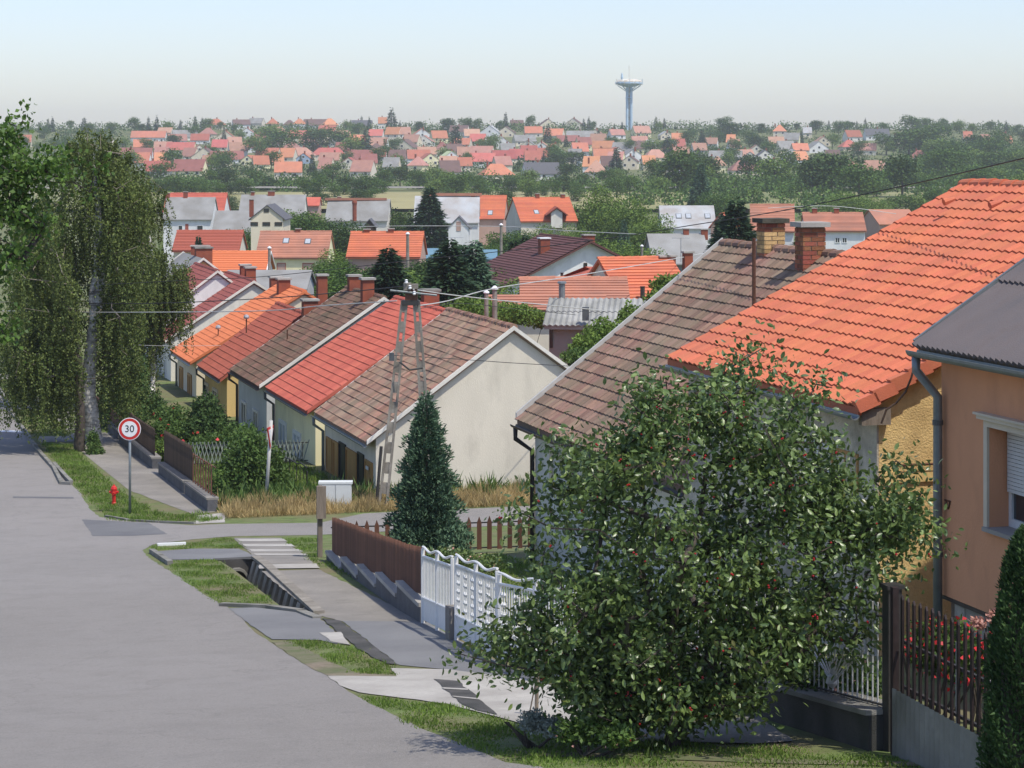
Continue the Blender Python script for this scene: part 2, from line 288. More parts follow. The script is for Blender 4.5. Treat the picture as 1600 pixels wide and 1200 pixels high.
# ---------------------------------------------------------------- terrain
TR0, TR1, THB = 37.2, 48.3, 48.3
def tl(s): return 6.9+(s-37.2)*.45/11.1
def tr(s): return 7.3+(s-37.2)*.8/11.1
def terrain():
    ts = [-700,-500,-350,-240,-160,-100,-60,-35,-20,-12,-3,6.2,8.9,14,20,30,40,55,75,100,130,165,200,240,280,330,380,440,500,560,620,700,800,950,1150,1500]
    ss = sorted(set([k for k in KS if k <= 130]+[TR0, TR1, -20, 25, 90, 110, 120]+list(range(140, 700, 10))+list(range(700, 1700, 25))+list(range(1700, 2651, 100))))
    v = []; f = []
    for s in ss:
        for t in ts:
            p = W(t, s); z = g(p.x, p.y)
            if s > 150 and t > 60: z += .8*math.sin(t*.03)*math.sin(s*.02)*min(1, (s-150)/100)
            v.append((p.x, p.y, z))
    n = len(ts)
    for i in range(len(ss)-1):
        for j in range(n-1):
            if ts[j] == 6.2 and TR0 <= ss[i] < TR1: continue
            f.append((i*n+j, i*n+j+1, (i+1)*n+j+1, (i+1)*n+j))
    b = MB(); b.v = [Vector(x) for x in v]; b.f = f
    rows = [TR0]+[k for k in KS if TR0 < k < TR1]+[40, 43]; rows = sorted(set(rows+[TR1]))
    def q(t, s, dz=0): return W(t, s, gts(t, s)+dz)
    for a, c in zip(rows[:-1], rows[1:]):
        b.add([q(6.2, a), q(tl(a), a), q(tl(c), c), q(6.2, c)], [(0, 1, 2, 3)])
        b.add([q(tr(a), a), q(8.9, a), q(8.9, c), q(tr(c), c)], [(0, 1, 2, 3)])
        b.add([q(tl(a), a), q(tl(a)+.12, a, -.6), q(tl(c)+.12, c, -.6), q(tl(c), c)], [(0, 1, 2, 3)])
    b.build('ground', 'grass', kind='structure')
    d = MB(); wl = MB()
    for a, c in zip(rows[:-1], rows[1:]):
        d.add([q(tl(a)+.1, a, -.6), q(tr(a), a, -.6), q(tr(c), c, -.6), q(tl(c)+.1, c, -.6)], [(0, 1, 2, 3)])
        wl.add([q(tr(a)-.2, a, -.62), q(tr(a)+.12, a, .02), q(tr(c)+.12, c, .02), q(tr(c)-.2, c, -.62)], [(0, 1, 2, 3)])
        wl.add([q(tr(a)-.05, a, -.0), q(tr(a)-.05, a, .06), q(tr(c)-.05, c, .06), q(tr(c)-.05, c, -.0), q(tr(a)+.14, a, -.0), q(tr(a)+.14, a, .06), q(tr(c)+.14, c, .06), q(tr(c)+.14, c, 0)], [(0, 1, 2, 3), (1, 5, 6, 2), (4, 7, 6, 5), (0, 4, 5, 1), (3, 2, 6, 7)])
    for k in range(11):
        s = 38+k*.93; e = tr(s)
        wl.add([q(e-.235, s, -.6), q(e-.07, s, 0), q(e-.07, s+.3, 0), q(e-.235, s+.3, -.6), q(e-.12, s, -.6), q(e+.04, s, 0), q(e+.04, s+.3, 0), q(e-.12, s+.3, -.6)], [(0, 1, 2, 3), (0, 4, 5, 1), (3, 2, 6, 7)])
    d.build('ditch_bed', 'soil', kind='structure')
    wo = thing('ditch_wall', 'sloping ribbed concrete wall holding the pavement edge above the open ditch', 'retaining wall', q(7.5, 42), SA_)
    wl.build('ribbed_face', 'pole', wo)
    h = MB(); z0 = gts(7.7, THB)
    hw = thing('culvert', 'dark culvert headwall with round pipe mouth at the upper end of ditch', 'culvert', W(7.7, THB, z0-.6), SA_)
    h.box(ST, tl(THB)-.1, tr(THB)+.1, THB-.12, THB+.1, z0-.62, z0+.03); h.build('headwall', 'concrete_dark', hw)
    r = MB(); N = 14
    cx, cz = tl(THB)+.36, z0-.42
    for i in range(N):
        a0, a1 = math.pi*2*i/N, math.pi*2*(i+1)/N
        pp = [ST(cx+R_*math.cos(a), y, cz+R_*math.sin(a)) for y in (THB-.2, THB-.05) for R_ in (.21, .27) for a in (a0, a1)]
        r.add(pp, [(0, 1, 3, 2), (0, 4, 5, 1), (2, 3, 7, 6)])
    r.build('pipe_mouth', 'concrete', hw)
    k = MB(); k.add([ST(cx+.21*math.cos(2*math.pi*i/N), THB-.13, cz+.21*math.sin(2*math.pi*i/N)) for i in range(N)], [tuple(range(N))]); k.build('bore_shade_disc', 'black_enamel_and_shade', hw)  # flat black disc paints the darkness inside the pipe
terrain()
KC = [k for k in KS if k <= 110]
def drape(name, pts, m, off, kind='structure', parent=None, px=True, extra=(), jit=.022):
    ts = [gpts(*p) for p in pts] if px else pts
    if jit:
        o2 = []
        for (a, b_), (c, d) in zip(ts, ts[1:]+ts[:1]):
            L = math.hypot(c-a, d-b_); n = max(1, min(40, int(L/.3)))
            if L > 12: n = 1
            for i in range(n): f_ = i/n; q = jit if 0 < i else jit*.3; o2.append((a+(c-a)*f_+random.uniform(-q, q), b_+(d-b_)*f_+random.uniform(-q, q)))
        ts = o2
    bm = bmesh.new(); vs = [bm.verts.new((t, s, 0)) for t, s in ts]; bm.faces.new(vs)
    lo, hi = min(s for t, s in ts), max(s for t, s in ts)
    for k in list(KC)+list(extra):
        if lo < k < hi: bmesh.ops.bisect_plane(bm, geom=bm.verts[:]+bm.edges[:]+bm.faces[:], plane_co=(0, k, 0), plane_no=(0, 1, 0))
    bmesh.ops.triangulate(bm, faces=bm.faces[:])
    for v in bm.verts: v.co = W(v.co.x, v.co.y, gts(v.co.x, v.co.y)+off)
    bmesh.ops.recalc_face_normals(bm, faces=bm.faces[:])
    if sum(f_.normal.z for f_ in bm.faces) < 0: bmesh.ops.reverse_faces(bm, faces=bm.faces[:])
    me = bpy.data.meshes.new(name); bm.to_mesh(me); bm.free(); me.materials.append(M[m])
    o = link(bpy.data.objects.new(name, me)); o['kind'] = kind
    return o
EDGE = [(6.2, -20), (6.1, 15)]+[gpts(*p) for p in [(845,1199),(790,1192),(700,1155),(630,1126),(560,1090),(510,1055),(470,1034),(420,1003),(395,985),(375,960),(320,930),(260,890),(232,872),(222,860),(240,851),(300,843),(365,838),(440,837),(500,836)]]
EDGE += [(13, 54.4), (24, 54.6), (24, 59.4), (13, 59.5)]+[gpts(*p) for p in [(500,817),(430,818),(345,819),(300,821),(230,816),(155,808),(140,795),(125,770),(105,750),(85,735),(50,690),(15,640),(0,605)]]+[(6.2, 150), (-3, 150), (-3, -20)]
drape('road', EDGE, 'asphalt', .006, px=False, extra=(120, 130, 140))
drape('asphalt_patch', [(128,812),(232,817),(262,835),(200,838),(145,838),(141,830)], 'asphalt_dark', .010)
drape('road_crack_sealing', [(20,776),(115,777),(115,779.5),(20,778.5)], 'asphalt_dark', .010)
drape('road_marking', [(0,672),(30,673),(36,676),(0,675)], 'white_enamel', .010)
drape('driveway', [(248,862),(300,858),(372,858),(402,871),(398,874),(340,875),(262,875)], 'asphalt_mid', .012)
drape('path', [(365,841),(440,841),(482,872),(492,886),(470,889),(406,889),(400,874),(384,858)], 'pave', .010)
for i, (a, b_) in enumerate([(843, 847), (851, 855), (859, 863), (866, 869)]):
    dx = (a-841)*1.35; drape('path_stripe', [(368+dx*.85, a), (441+dx*1.1, a), (441+(b_-841)*1.5, b_), (368+(b_-841)*1.15, b_)], 'concrete_pale', .018)
drape('path_step', [(405,884),(494,882),(500,889),(405,890)], 'concrete_pale', .022)
drape('pavement', [(408,893),(498,890),(610,945),(668,975),(530,971),(500,962),(450,927)], 'pave', .008)
drape('driveway', [(358,951),(400,950),(480,959),(500,967),(548,1009),(520,1006),(500,1001),(425,1000)], 'asphalt_mid', .012)
drape('concrete_patch', [(499,990),(532,989),(547,1009),(517,1004)], 'concrete_pale', .018)
drape('drain_channel', [(502,967),(532,971),(576,1005),(622,1040),(604,1038),(560,1016),(540,998)], 'concrete_dark', .016)
drape('pavement', [(534,971),(668,972),(740,1015),(850,1066),(770,1057),(690,1046),(624,1040),(576,1003)], 'asphalt_mid', .009)
drape('path', [(424,1004),(455,1002),(505,1029),(560,1053),(630,1056),(655,1064),(510,1056),(465,1032)], 'soil', .010)
drape('driveway', [(512,1057),(620,1058),(612,1045),(700,1047),(850,1066),(960,1140),(1050,1160),(900,1160),(780,1122),(700,1101),(560,1083),(530,1072)], 'concrete_pale', .012)
drape('drain_grate', [(678,1063),(716,1066),(778,1119),(745,1112),(722,1103)], 'concrete_dark', .020)
for a, b_ in (((691, 1077), (730, 1079)), ((706, 1090), (748, 1094))):
    drape('grate_joint', [a, b_, (b_[0]+2, b_[1]+2), (a[0]+2, a[1]+2)], 'concrete_pale', .025)
drape('path', [(800,1172),(1000,1180),(1180,1186),(1430,1192),(1450,1198),(1180,1193),(830,1182)], 'soil', .009)
drape('pavement', [(960,1145),(1185,1120),(1240,1160),(1180,1164),(1000,1160)], 'pave', .016)
# far side of the cross street: pavement, crossing slab, dry verge
drape('pavement', [(8.6, 61), (7.6, 68), (7.4, 80), (7.5, 100), (7.6, 118), (9.2, 118), (9.2, 100), (9.2, 80), (9.25, 61.5)], 'pave', .008, px=False)
drape('path', [(306,806),(350,802),(352,817),(305,819)], 'concrete_pale', .012)
drape('path', [(6.3, 97.5), (9.2, 97.0), (9.2, 99.4), (6.3, 99.9)], 'pave', .014, px=False)
drape('path', [(6.2, 84.5), (9.2, 84.0), (9.2, 86), (6.2, 86.5)], 'pave', .014, px=False)
drape('path', [(6.2, 113), (9.2, 113), (9.2, 116), (6.2, 116)], 'pave', .014, px=False)
# the meadow in the valley: sheet lying just over the terrain
b = MB()
for i in range(28):
    for j in range(5):
        def q(i, j):
            X = -150+i*9.5; Y = 505+j*18; return Vector((X, Y, g(X, Y)+.9))
        b.add([q(i, j), q(i+1, j), q(i+1, j+1), q(i, j+1)], [(0, 1, 2, 3)])
b.build('meadow', 'meadow', kind='structure')
b = MB()
for i in range(40):
    X0, X1 = -150+i*8, -150+(i+1)*8; b.add([(X0, 628, g(X0, 628)+1.0), (X1, 628, g(X1, 628)+1.0), (X1, 634, g(X1, 634)+1.3), (X0, 634, g(X0, 634)+1.3)], [(0, 1, 2, 3)])
b.build('valley_road', 'pave', kind='structure')
# kerb stones
def kerb(pts, m='concrete', h=.1, wd=.12, n_len=1.0, lab='', grp='kerb stones'):
    ts = [gpts(*p) for p in pts]
    seg = []
    for (a, c) in zip(ts[:-1], ts[1:]):
        L = math.hypot(c[0]-a[0], c[1]-a[1]); k = max(1, round(L/n_len))
        for i in range(k): seg.append(((a[0]+(c[0]-a[0])*i/k, a[1]+(c[1]-a[1])*i/k), (a[0]+(c[0]-a[0])*(i+1)/k, a[1]+(c[1]-a[1])*(i+1)/k)))
    p0 = W(*ts[0]); root = thing('kerb', lab, 'kerb', (p0.x, p0.y, gts(*ts[0])), SA_)
    for a, c in seg:
        dt, ds = c[0]-a[0], c[1]-a[1]; L = math.hypot(dt, ds); nt_, ns = -ds/L*wd/2, dt/L*wd/2; e = .012/L; a = (a[0]+dt*e, a[1]+ds*e); c = (c[0]-dt*e, c[1]-ds*e)
        pp = []
        for dz in (-.06, h+random.uniform(-.01, .01)):
            for q_, sg in ((a, 1), (a, -1), (c, -1), (c, 1)):
                t, s = q_[0]+nt_*sg, q_[1]+ns*sg; pp.append(W(t, s, gts(t, s)+dz))
        MB().add(pp, [(0, 3, 2, 1), (4, 5, 6, 7), (0, 1, 5, 4), (1, 2, 6, 5), (2, 3, 7, 6), (3, 0, 4, 7)]).build('kerb_stone', m, root)
kerb([(0,607),(15,640),(50,692),(86,735)], lab='long pale kerb along the far left bend under the birches')
kerb([(84,733),(96,757),(112,758)], lab='short hooked kerb end beside the verge below the birch trunk')
kerb([(84,727),(111,757)], h=.12, lab='low kerb flanking the verge left of the hydrant')
kerb([(165,808),(200,814),(250,817),(305,819)], wd=.1, h=.06, lab='thin curved kerb in front of the speed sign verge')
kerb([(237,864),(266,883)], lab='slanted kerb block on the near corner of the side street')
kerb([(245,853),(291,851)], m='white_enamel', h=.07, wd=.16, lab='white painted kerb block on the corner grass')
kerb([(345,947),(420,950),(470,957),(496,967)], wd=.16, h=.05, lab='curved concrete edging between the grass and dark driveway')
# ---------------------------------------------------------------- brick stack, windows, tiles
def brickbox(L, Wd, H):
    return mesh('brick', [(x, y, z) for z in (0, H) for y in (0, Wd) for x in (0, L)], [(0, 2, 3, 1), (4, 5, 7, 6), (0, 1, 5, 4), (2, 6, 7, 3), (0, 4, 6, 2), (1, 3, 7, 5)], 'brick')
def brick_stack(parent, fr, cx, cy, w_, d, z0, z1, yellow=(), capm='concrete'):
    core = MB().box(fr, cx-w_/2+.012, cx+w_/2-.012, cy-d/2+.012, cy+d/2-.012, z0, z1).build('chimney', 'mortar', parent)
    ch = .085; n = int((z1-z0)/ch)
    bl = {}
    for m_ in ('brick', 'brick_yellow'):
        for nm, L in (('l', w_/2-.006), ('s', w_-.13*2)):
            me = brickbox(L, .12, ch-.012); me.materials[0] = M[m_]; bl[m_, nm] = me
    for k in range(n):
        z = z0+k*ch; mt = 'brick_yellow' if k in yellow else 'brick'
        off = (k % 2)*.06
        for side in range(4):
            a = side*math.pi/2; ext = w_ if side % 2 == 0 else d; dep = d if side % 2 == 0 else w_
            half = ext/2-.006
            for h in range(2):
                Lh = half-(.06 if (k+h) % 2 else -.06)-.004
                me = bl[mt, 'l']
                x = -ext/2 if h == 0 else ext/2-Lh
                Mw = fr.M @ Matrix.Translation((cx, cy, z)) @ Matrix.Rotation(a, 4, 'Z') @ Matrix.Translation((x, -dep/2+random.uniform(-.004, .004), 0)) @ Matrix.Diagonal((Lh/(w_/2-.006), .3, 1, 1))
                inst('brick', me, core, Mw)
    MB().box(fr, cx-w_/2-.07, cx+w_/2+.07, cy-d/2-.07, cy+d/2+.07, z1, z1+.09).build('chimney_cap', capm, core)
    return core
def chimney(parent, fr, cx, cy, w_, d, z0, z1, m='chimney_red', cap='concrete_pale'):
    o = MB().box(fr, cx-w_/2, cx+w_/2, cy-d/2, cy+d/2, z0, z1).build('chimney', m, parent)
    MB().box(fr, cx-w_/2-.06, cx+w_/2+.06, cy-d/2-.06, cy+d/2+.06, z1, z1+.08).build('chimney_cap', cap, o); return o
def window(parent, fr, face, c, a0, a1, z0, z1, frame='white_paint', pane='glass', bar=1, sill=None, fw=.07, proud=.05, name='window', shut=None):
    # face 'x': plane x=c looking to -x ; face 'y': plane y=c looking to -y
    def B(mb, p0, p1, a, b_, lo, hi):
        return mb.box(fr, c-p1, c-p0, a, b_, lo, hi) if face == 'x' else mb.box(fr, a, b_, c-p1, c-p0, lo, hi)
    m = MB(); B(m, 0, proud, a0, a0+fw, z0, z1); B(m, 0, proud, a1-fw, a1, z0, z1); B(m, 0, proud, a0+fw, a1-fw, z1-fw, z1); B(m, 0, proud, a0+fw, a1-fw, z0, z0+fw)
    if bar: mid = (a0+a1)/2; B(m, 0, proud*.8, mid-fw*.35, mid+fw*.35, z0+fw, z1-fw)
    o = m.build(name, frame, parent)
    B(MB(), .002, .012, a0+fw, a1-fw, z0+fw, z1-fw).build('pane', pane, o)
    if sill: B(MB(), 0, .14, a0-.06, a1+.06, z0-.07, z0-.002).build('sill', sill, o)
    if shut: B(MB(), .014, .035, a0+fw, a1-fw, z0+fw+(z1-z0-2*fw)*(1-shut), z1-fw).build('shutter', 'shutter', o)
    return o
def tile_mesh(tw, th, m, rolls=2, h=.03, lip=.026):
    v = []; f = []; K = rolls*4
    xs = [tw*i/K for i in range(K+1)]; zs = [h*(.5-.5*math.cos(2*math.pi*i/4)) for i in range(K+1)]
    for y, dz in ((-.03, lip), (th, 0)): v += [(x, y, z+dz) for x, z in zip(xs, zs)]
    v += [(x, -.03, z+lip-.024) for x, z in zip(xs, zs)]
    n = K+1
    for i in range(K): f.append((i, i+1, n+i+1, n+i)); f.append((2*n+i, 2*n+i+1, i+1, i))
    f.append((0, n, 2*n)); f.append((K, 2*n+K, n+K))
    return mesh('roof_tile', v, f, m)
def tile_field(roof, o, e, d, nrm, L, R, m, mode, tw=.30, th=.40, maxn=300, rolls=2, wob=.0, lift=.03, hh=.03):
    nx = max(1, int(L/tw)); ny = max(1, int(R/th)); tw = L/nx; th = R/ny
    tm = tile_mesh(tw*.985, th, m, rolls, hh)
    base = axes(e, d, nrm, o)
    cells = [(i, j) for j in range(ny) for i in range(nx)]
    def mtx(i, j): return base @ Matrix.Translation((i*tw, j*th, lift+random.uniform(-wob, wob))) @ Matrix.Rotation(random.uniform(-wob, wob)*.8, 4, 'Z')
    def joined(cs, name, kind, par):
        vb = np.array([tuple(v.co) for v in tm.vertices]); fb = [tuple(p.vertices) for p in tm.polygons]; mb = MB()
        for i, j in cs:
            Mx = mtx(i, j); mb.add([Mx @ Vector(v) for v in vb], fb)
        return mb.build(name, m, par, kind=kind)
    if mode == 'parts':
        cells.sort(key=lambda c: (base @ Vector((c[0]*tw, c[1]*th, 0))).length)
        for c in cells[:maxn]: inst('roof_tile', tm, roof, mtx(*c))
        if cells[maxn:]: joined(cells[maxn:], 'roof_tile_rest', 'stuff', roof)
    elif mode == 'rows':
        ref = None
        for j in range(ny):
            wv = [wob*math.sin(i*.35+j)+random.uniform(-wob, wob)*.5 for i in range(nx)]
            vb = [tuple(v.co) for v in tm.vertices]; fb = [tuple(p.vertices) for p in tm.polygons]; mb = MB()
            for i in range(nx):
                Mx = base @ Matrix.Translation((i*tw, j*th, lift+wv[i])); mb.add([Mx @ Vector(v) for v in vb], fb)
            mb.build('tile_course', m, roof)
    else: joined(cells, 'roof_tiling', 'stuff', roof)
def slats(roof, o, e, d, nrm, L, R, m, th=.4):        # far roofs: overlapping courses only
    n = max(2, int(R/th)); th = R/n; mb = MB()
    for j in range(n):
        a = o+d*(j*th-.02)+nrm*.07; c = o+d*((j+1)*th)+nrm*.03
        mb.add([a, a+e*L, c+e*L, c, a-nrm*.05, a+e*L-nrm*.05], [(0, 1, 2, 3), (4, 5, 1, 0)])
    mb.build('roof_courses', m, roof, kind='stuff')
HOUSE_CAT = 'house'
def house(fr, x0, x1, y0, y1, zb, ze, za, label, wall, roof, name='house', cat='house', group=None, xa=None, ov=.3, ovy=.15, tiles=None, verge=None, gutter=None, hip=0, th=.275, tw=.22, wob=0, ridge=True, right_tiles=False, maxn=300, wall2=None, pipe=None, hh=.03, reach=None):
    xa = (x0+x1)/2 if xa is None else xa
    root = thing(name, label, cat, fr((x0+x1)/2, (y0+y1)/2, zb), fr.rot, group)
    s1 = (za-ze)/(xa-x0); s2 = (za-ze)/(x1-xa); c = .14
    if hip:
        v = [fr(x0, y0, zb), fr(x1, y0, zb), fr(x1, y1, zb), fr(x0, y1, zb)]; mb = MB(); mb.prism(v[::-1] if 0 else v, (0, 0, ze-zb)); wo = mb.build('wall', wall, root)
        e = [fr(x0-ov, y0-ov, ze-s1*ov), fr(x1+ov, y0-ov, ze-s2*ov), fr(x1+ov, y1+ov, ze-s2*ov), fr(x0-ov, y1+ov, ze-s1*ov)]
        a, b_ = fr(xa, y0+hip, za), fr(xa, y1-hip, za)
        ro = MB().add(e+[a, b_]+[p-Vector((0, 0, .1)) for p in e], [(0, 1, 4), (1, 2, 5, 4), (2, 3, 5), (3, 0, 4, 5), (0, 6, 7, 1), (1, 7, 8, 2), (2, 8, 9, 3), (3, 9, 6, 0), (9, 8, 7, 6)]).build('roof', roof, root)
    else:
        pen = [fr(x0, y0, zb), fr(x1, y0, zb), fr(x1, y0, ze-c), fr(xa, y0, za-c), fr(x0, y0, ze-c)]
        wo = MB().prism(pen, fr.ey*(y1-y0)).build('wall', wall, root)
        ya, yb = y0-ovy, y1+ovy
        sec = [fr(x0-ov, ya, ze-s1*ov), fr(xa, ya, za), fr(x1+ov, ya, ze-s2*ov), fr(x1+ov, ya, ze-s2*ov-.12), fr(xa, ya, za-.13), fr(x0-ov, ya, ze-s1*ov-.12)]
        mb = MB(); n = 6; vv = sec+[p+fr.ey*(yb-ya) for p in sec]
        mb.add(vv, [(5, 4, 1, 0), (4, 3, 2, 1), (6, 7, 10, 11), (7, 8, 9, 10), (0, 1, 7, 6), (1, 2, 8, 7), (2, 3, 9, 8), (3, 4, 10, 9), (4, 5, 11, 10), (5, 0, 6, 11)]); ro = mb.build('roof', roof, root)
        if tiles:
            o = fr(x0-ov, ya, ze-s1*ov); top = fr(xa, ya, za); d = (top-o); R = d.length; d.normalize()
            nrm = d.cross(fr.ey); nrm = nrm if nrm.z > 0 else -nrm
            # e x d = nrm handedness: tiles run from the far end to the near end
            oo = fr(x0-ov, yb, ze-s1*ov)
            if tiles == 'slats': slats(ro, oo, -fr.ey, d, nrm, yb-ya, R, roof, th)
            else: tile_field(ro, oo, -fr.ey, d, nrm, yb-ya, R, roof, tiles, tw, th, maxn, wob=wob, hh=hh, rolls=1 if tw < .25 else 2)
            if right_tiles:
                o = fr(x1+ov, ya, ze-s2*ov); d = top-o; R = d.length; d.normalize(); nrm = fr.ey.cross(d)
                nrm = nrm if nrm.z > 0 else -nrm
                tile_field(ro, o, fr.ey, d, nrm, yb-ya, R, roof, 'stuff' if right_tiles is True else right_tiles, tw, th, hh=hh)
            if ridge:
                k = int((yb-ya)/.36); rm = None
                for i in range(k):
                    y = ya+(yb-ya)*i/k; L = (yb-ya)/k
                    if rm is None:
                        N = 6; v = []; f = []
                        for yy, r in ((0, .13), (L+.04, .105)): v += [(r*math.cos(math.pi*q/N), yy, r*math.sin(math.pi*q/N)) for q in range(N+1)]
                        f = [(q, q+1, N+1+q+1, N+1+q) for q in range(N)]+[tuple(range(N+1))]
                        rm = mesh('ridge_tile', v, f, roof)
                    inst('ridge_tile', rm, ro, fr.M @ Matrix.Translation((xa, y, za-.01+random.uniform(-.01, .01))))
        if verge:
            for sx, sl in ((x0-ov, s1), (x1+ov, s2)):
                for yy in (ya, yb-.0):
                    y_0, y_1 = (yy-.06, yy+.02) if yy == ya else (yy-.02, yy+.06)
                    za_ = ze-sl*ov
                    pts = [fr(sx, y_0, za_-.07), fr(sx, y_0, za_+.055), fr(xa, y_0, za+.055), fr(xa, y_0, za-.07)]
                    MB().prism(pts, fr.ey*(y_1-y_0)).build('verge_board', verge, root)
        if gutter:
            gx = x0-ov-.07; gz = ze-s1*ov-.09; mb = MB(); N = 6
            v = []
            for yy in (ya-.05, yb+.05):
                v += [fr(gx-.07*math.cos(math.pi*q/N), yy, gz-.07*math.sin(math.pi*q/N)) for q in range(N+1)]
                v += [fr(gx+.055*math.cos(math.pi*q/N), yy, gz-.055*math.sin(math.pi*(N-q)/N)) for q in range(N+1)]
            n = 2*(N+1)
            mb.add(v, [tuple(range(n)), tuple(range(n, 2*n))]+[(q, (q+1) % n, n+(q+1) % n, n+q) for q in range(n)])
            mb.build('gutter', gutter, root)
            if pipe is not None:
                py = y0-.0 if pipe == 'near' else y1
                yy = (ya+.12) if pipe == 'near' else (yb-.12)
                MB().tube([fr(gx, yy, gz-.05), fr(gx, yy, gz-.28), fr(x0-.06, yy, gz-.28-ov*.75), fr(x0-.06, yy, zb+.1)], .05, 8).build('downpipe', gutter, root, smooth=True)
    root_d = dict(root=root, wall=wo, roof=ro, fr=fr, xa=xa, ze=ze, za=za, zb=zb, x0=x0, x1=x1, y0=y0, y1=y1)
    return root_d
# ---------------------------------------------------------------- the row along the street (front walls at t = 14.3)
def row(corner, apex, far, label, wall, roof, T=14.0, ov=.3, L=None, **k):
    s0, Y0 = on_t(corner[0], T); ze_ = -(corner[1]-HZ)/FPX*Y0
    kk = (apex[0]-800)/FPX; Ya = s0/(CA-kk*SAN); ta = Ya*(kk*CA+SAN); za = -(apex[1]-HZ)/FPX*Ya
    if L is None: s1, _ = on_t(far[0], T); L = s1-s0
    x0 = T+ov; m = (za-ze_)/(ta-T); ze = ze_+m*ov
    zb = gts(T, s0+L/2)-.9
    return house(ST, x0, 2*ta-x0, s0+.12, s0+L-.12, zb, ze, za, label, wall, roof, xa=ta, ov=ov, ovy=.1, **k)
def fac(hd, px0, px1, pt, pb, **k):                 # window on the street front from photo columns and mid heights
    t = hd['x0']; a, Ya = on_t(px0, t); b_, Yb = on_t(px1, t); Ym = (Ya+Yb)/2
    return window(hd['root'], ST, 'x', t, min(a, b_), max(a, b_), -(pb-HZ)/FPX*Ym, -(pt-HZ)/FPX*Ym, **k)
def on_ridge(hd, px): return on_t(px, hd['xa'])
def rchim(hd, px, pt, w_=.5, d=.5, dx=0, **k):
    s, Y = on_t(px, hd['xa']+dx); return chimney(hd['root'], ST, hd['xa']+dx, s, w_, d, hd['za']-.9-abs(dx)*.6, -(pt-HZ)/FPX*Y, **k)
def mast(hd, px, pt, pb, t, r=.025, head=None, m='rust'):
    s, Y = on_t(px, t); b = MB(); z1 = -(pt-HZ)/FPX*Y; b.tube([ST(t, s, -(pb-HZ)/FPX*Y-.5), ST(t, s, z1)], r, 6); o = b.build('mast', m, hd['root'])
    if head: MB().lathe(ST(t, s, z1), [(.02, -.05), (.11, -.02), (.13, .04), (.1, .12), (.02, .16)], 10).build('vent_head', head, o)
H1 = row((573,691), (803,512), (492,651), 'plain cream gable house with weathered brown tiles facing the side street', 'w_beige', 'w_dgrey' if 0 else 't_beige', gutter='zinc', pipe='far', tiles='rows', verge='w_lgrey', wob=.008, tw=.22)
for (a, b_, c, d, mm, gl) in [(511,520,684,738,'timber_gold',0),(522,530,690,747,'timber_gold',0),(531,541,692,750,'black_enamel_and_shade',0),(542,558,703,767,'timber_gold',0),(560,569.5,708,772,'black_enamel_and_shade',0),(571.5,583,720,785,'timber_gold',0)]:
    fac(H1, a, b_, c, d, frame=mm, pane=mm, bar=0, name='door_panel' if mm == 'timber_gold' else 'doorway_shade', fw=.06)  # black panels paint the darkness inside the open doorways
s_, Y_ = on_t(578, H1['x0']); o_ = MB().box(ST, 14.22, 14.245, s_-.05, s_+.25, -(734-HZ)/FPX*Y_, -(729-HZ)/FPX*Y_).build('number_plate', 'white_enamel', H1['root'])
H1b = house(Fr(P(812, 566, 76), math.pi/2), 0, 6.5, -2.0, 1.6, -12, -(570-HZ)/FPX*76+.25, -(492-HZ)/FPX*79.3+.05, 'low red hipped roof peeping out behind the cream gable house', 'w_lgrey', 't_red', hip=1.3, ov=.25)
H2 = row((480,643), (701,488), (416,605), 'pale yellow house with smooth bright red roof and white shuttered windows', 'w_yellow', 't_red', gutter='zinc_dark', pipe='far', tiles='rows', verge='t_red', wob=.004, maxn=1)
for a in ((437,448,657,713), (459,471,674,730)): fac(H2, *a, pane='pane_pale', sill='white_paint', fw=.13)
H3 = row((405,604), (600,466), (360,577), 'grey fronted house under an aged dark brown tiled roof, two brick chimneys', 'w_grey', 't_brown', gutter='pipe_brown', pipe='far', tiles='rows', verge='w_lgrey', wob=.008)
for a in ((378,386,627,666), (396,404,640,680)): fac(H3, *a, frame='w_lgrey', fw=.1)
H4 = row((344,593), (476,490), (309,570), 'yellow fronted house with flat red brown tiles beside the dark brown roof', 'w_ochre', 't_redbrown', gutter='zinc_dark', pipe='far', tiles='rows', wob=.004)
for a in ((319.5,327,598,620), (333,341,607,632)): fac(H4, *a, frame='trim', fw=.12)
H5 = row((297,567), (476,456), (267,550), 'beige fronted house with vivid orange roof and twin brick chimneys', 'w_cream', 't_orange2', gutter='zinc', pipe='far', tiles='rows', verge='t_orange2', wob=.003)
for a in ((281,286.5,573,610), (294,300,584,622)): fac(H5, *a, frame='timber_gold', pane='timber_gold', fw=.1, sill='white_paint')
H6 = row((258,533), (397,440), (247,524), 'house with dull maroon roof and grey gable left of the orange roof', 'w_lgrey', 't_maroon', tiles='rows', verge='w_lgrey', wob=.004, L=8.6)
fac(H6, 250, 253, 556, 590); fac(H6, 257, 260, 560, 595)
H7 = row((243,498), (340,424), None, 'white plastered gable with pale verge half hidden by birch twigs', 'w_white', 't_maroon', tiles='rows', verge='w_lgrey', wob=.004, L=8, T=14.0)
H8 = row((222,480), (318,404), None, 'farthest street house with ochre gable above the white gable', 'w_ochre', 'r_grey', verge='w_lgrey', L=8, T=14.2)
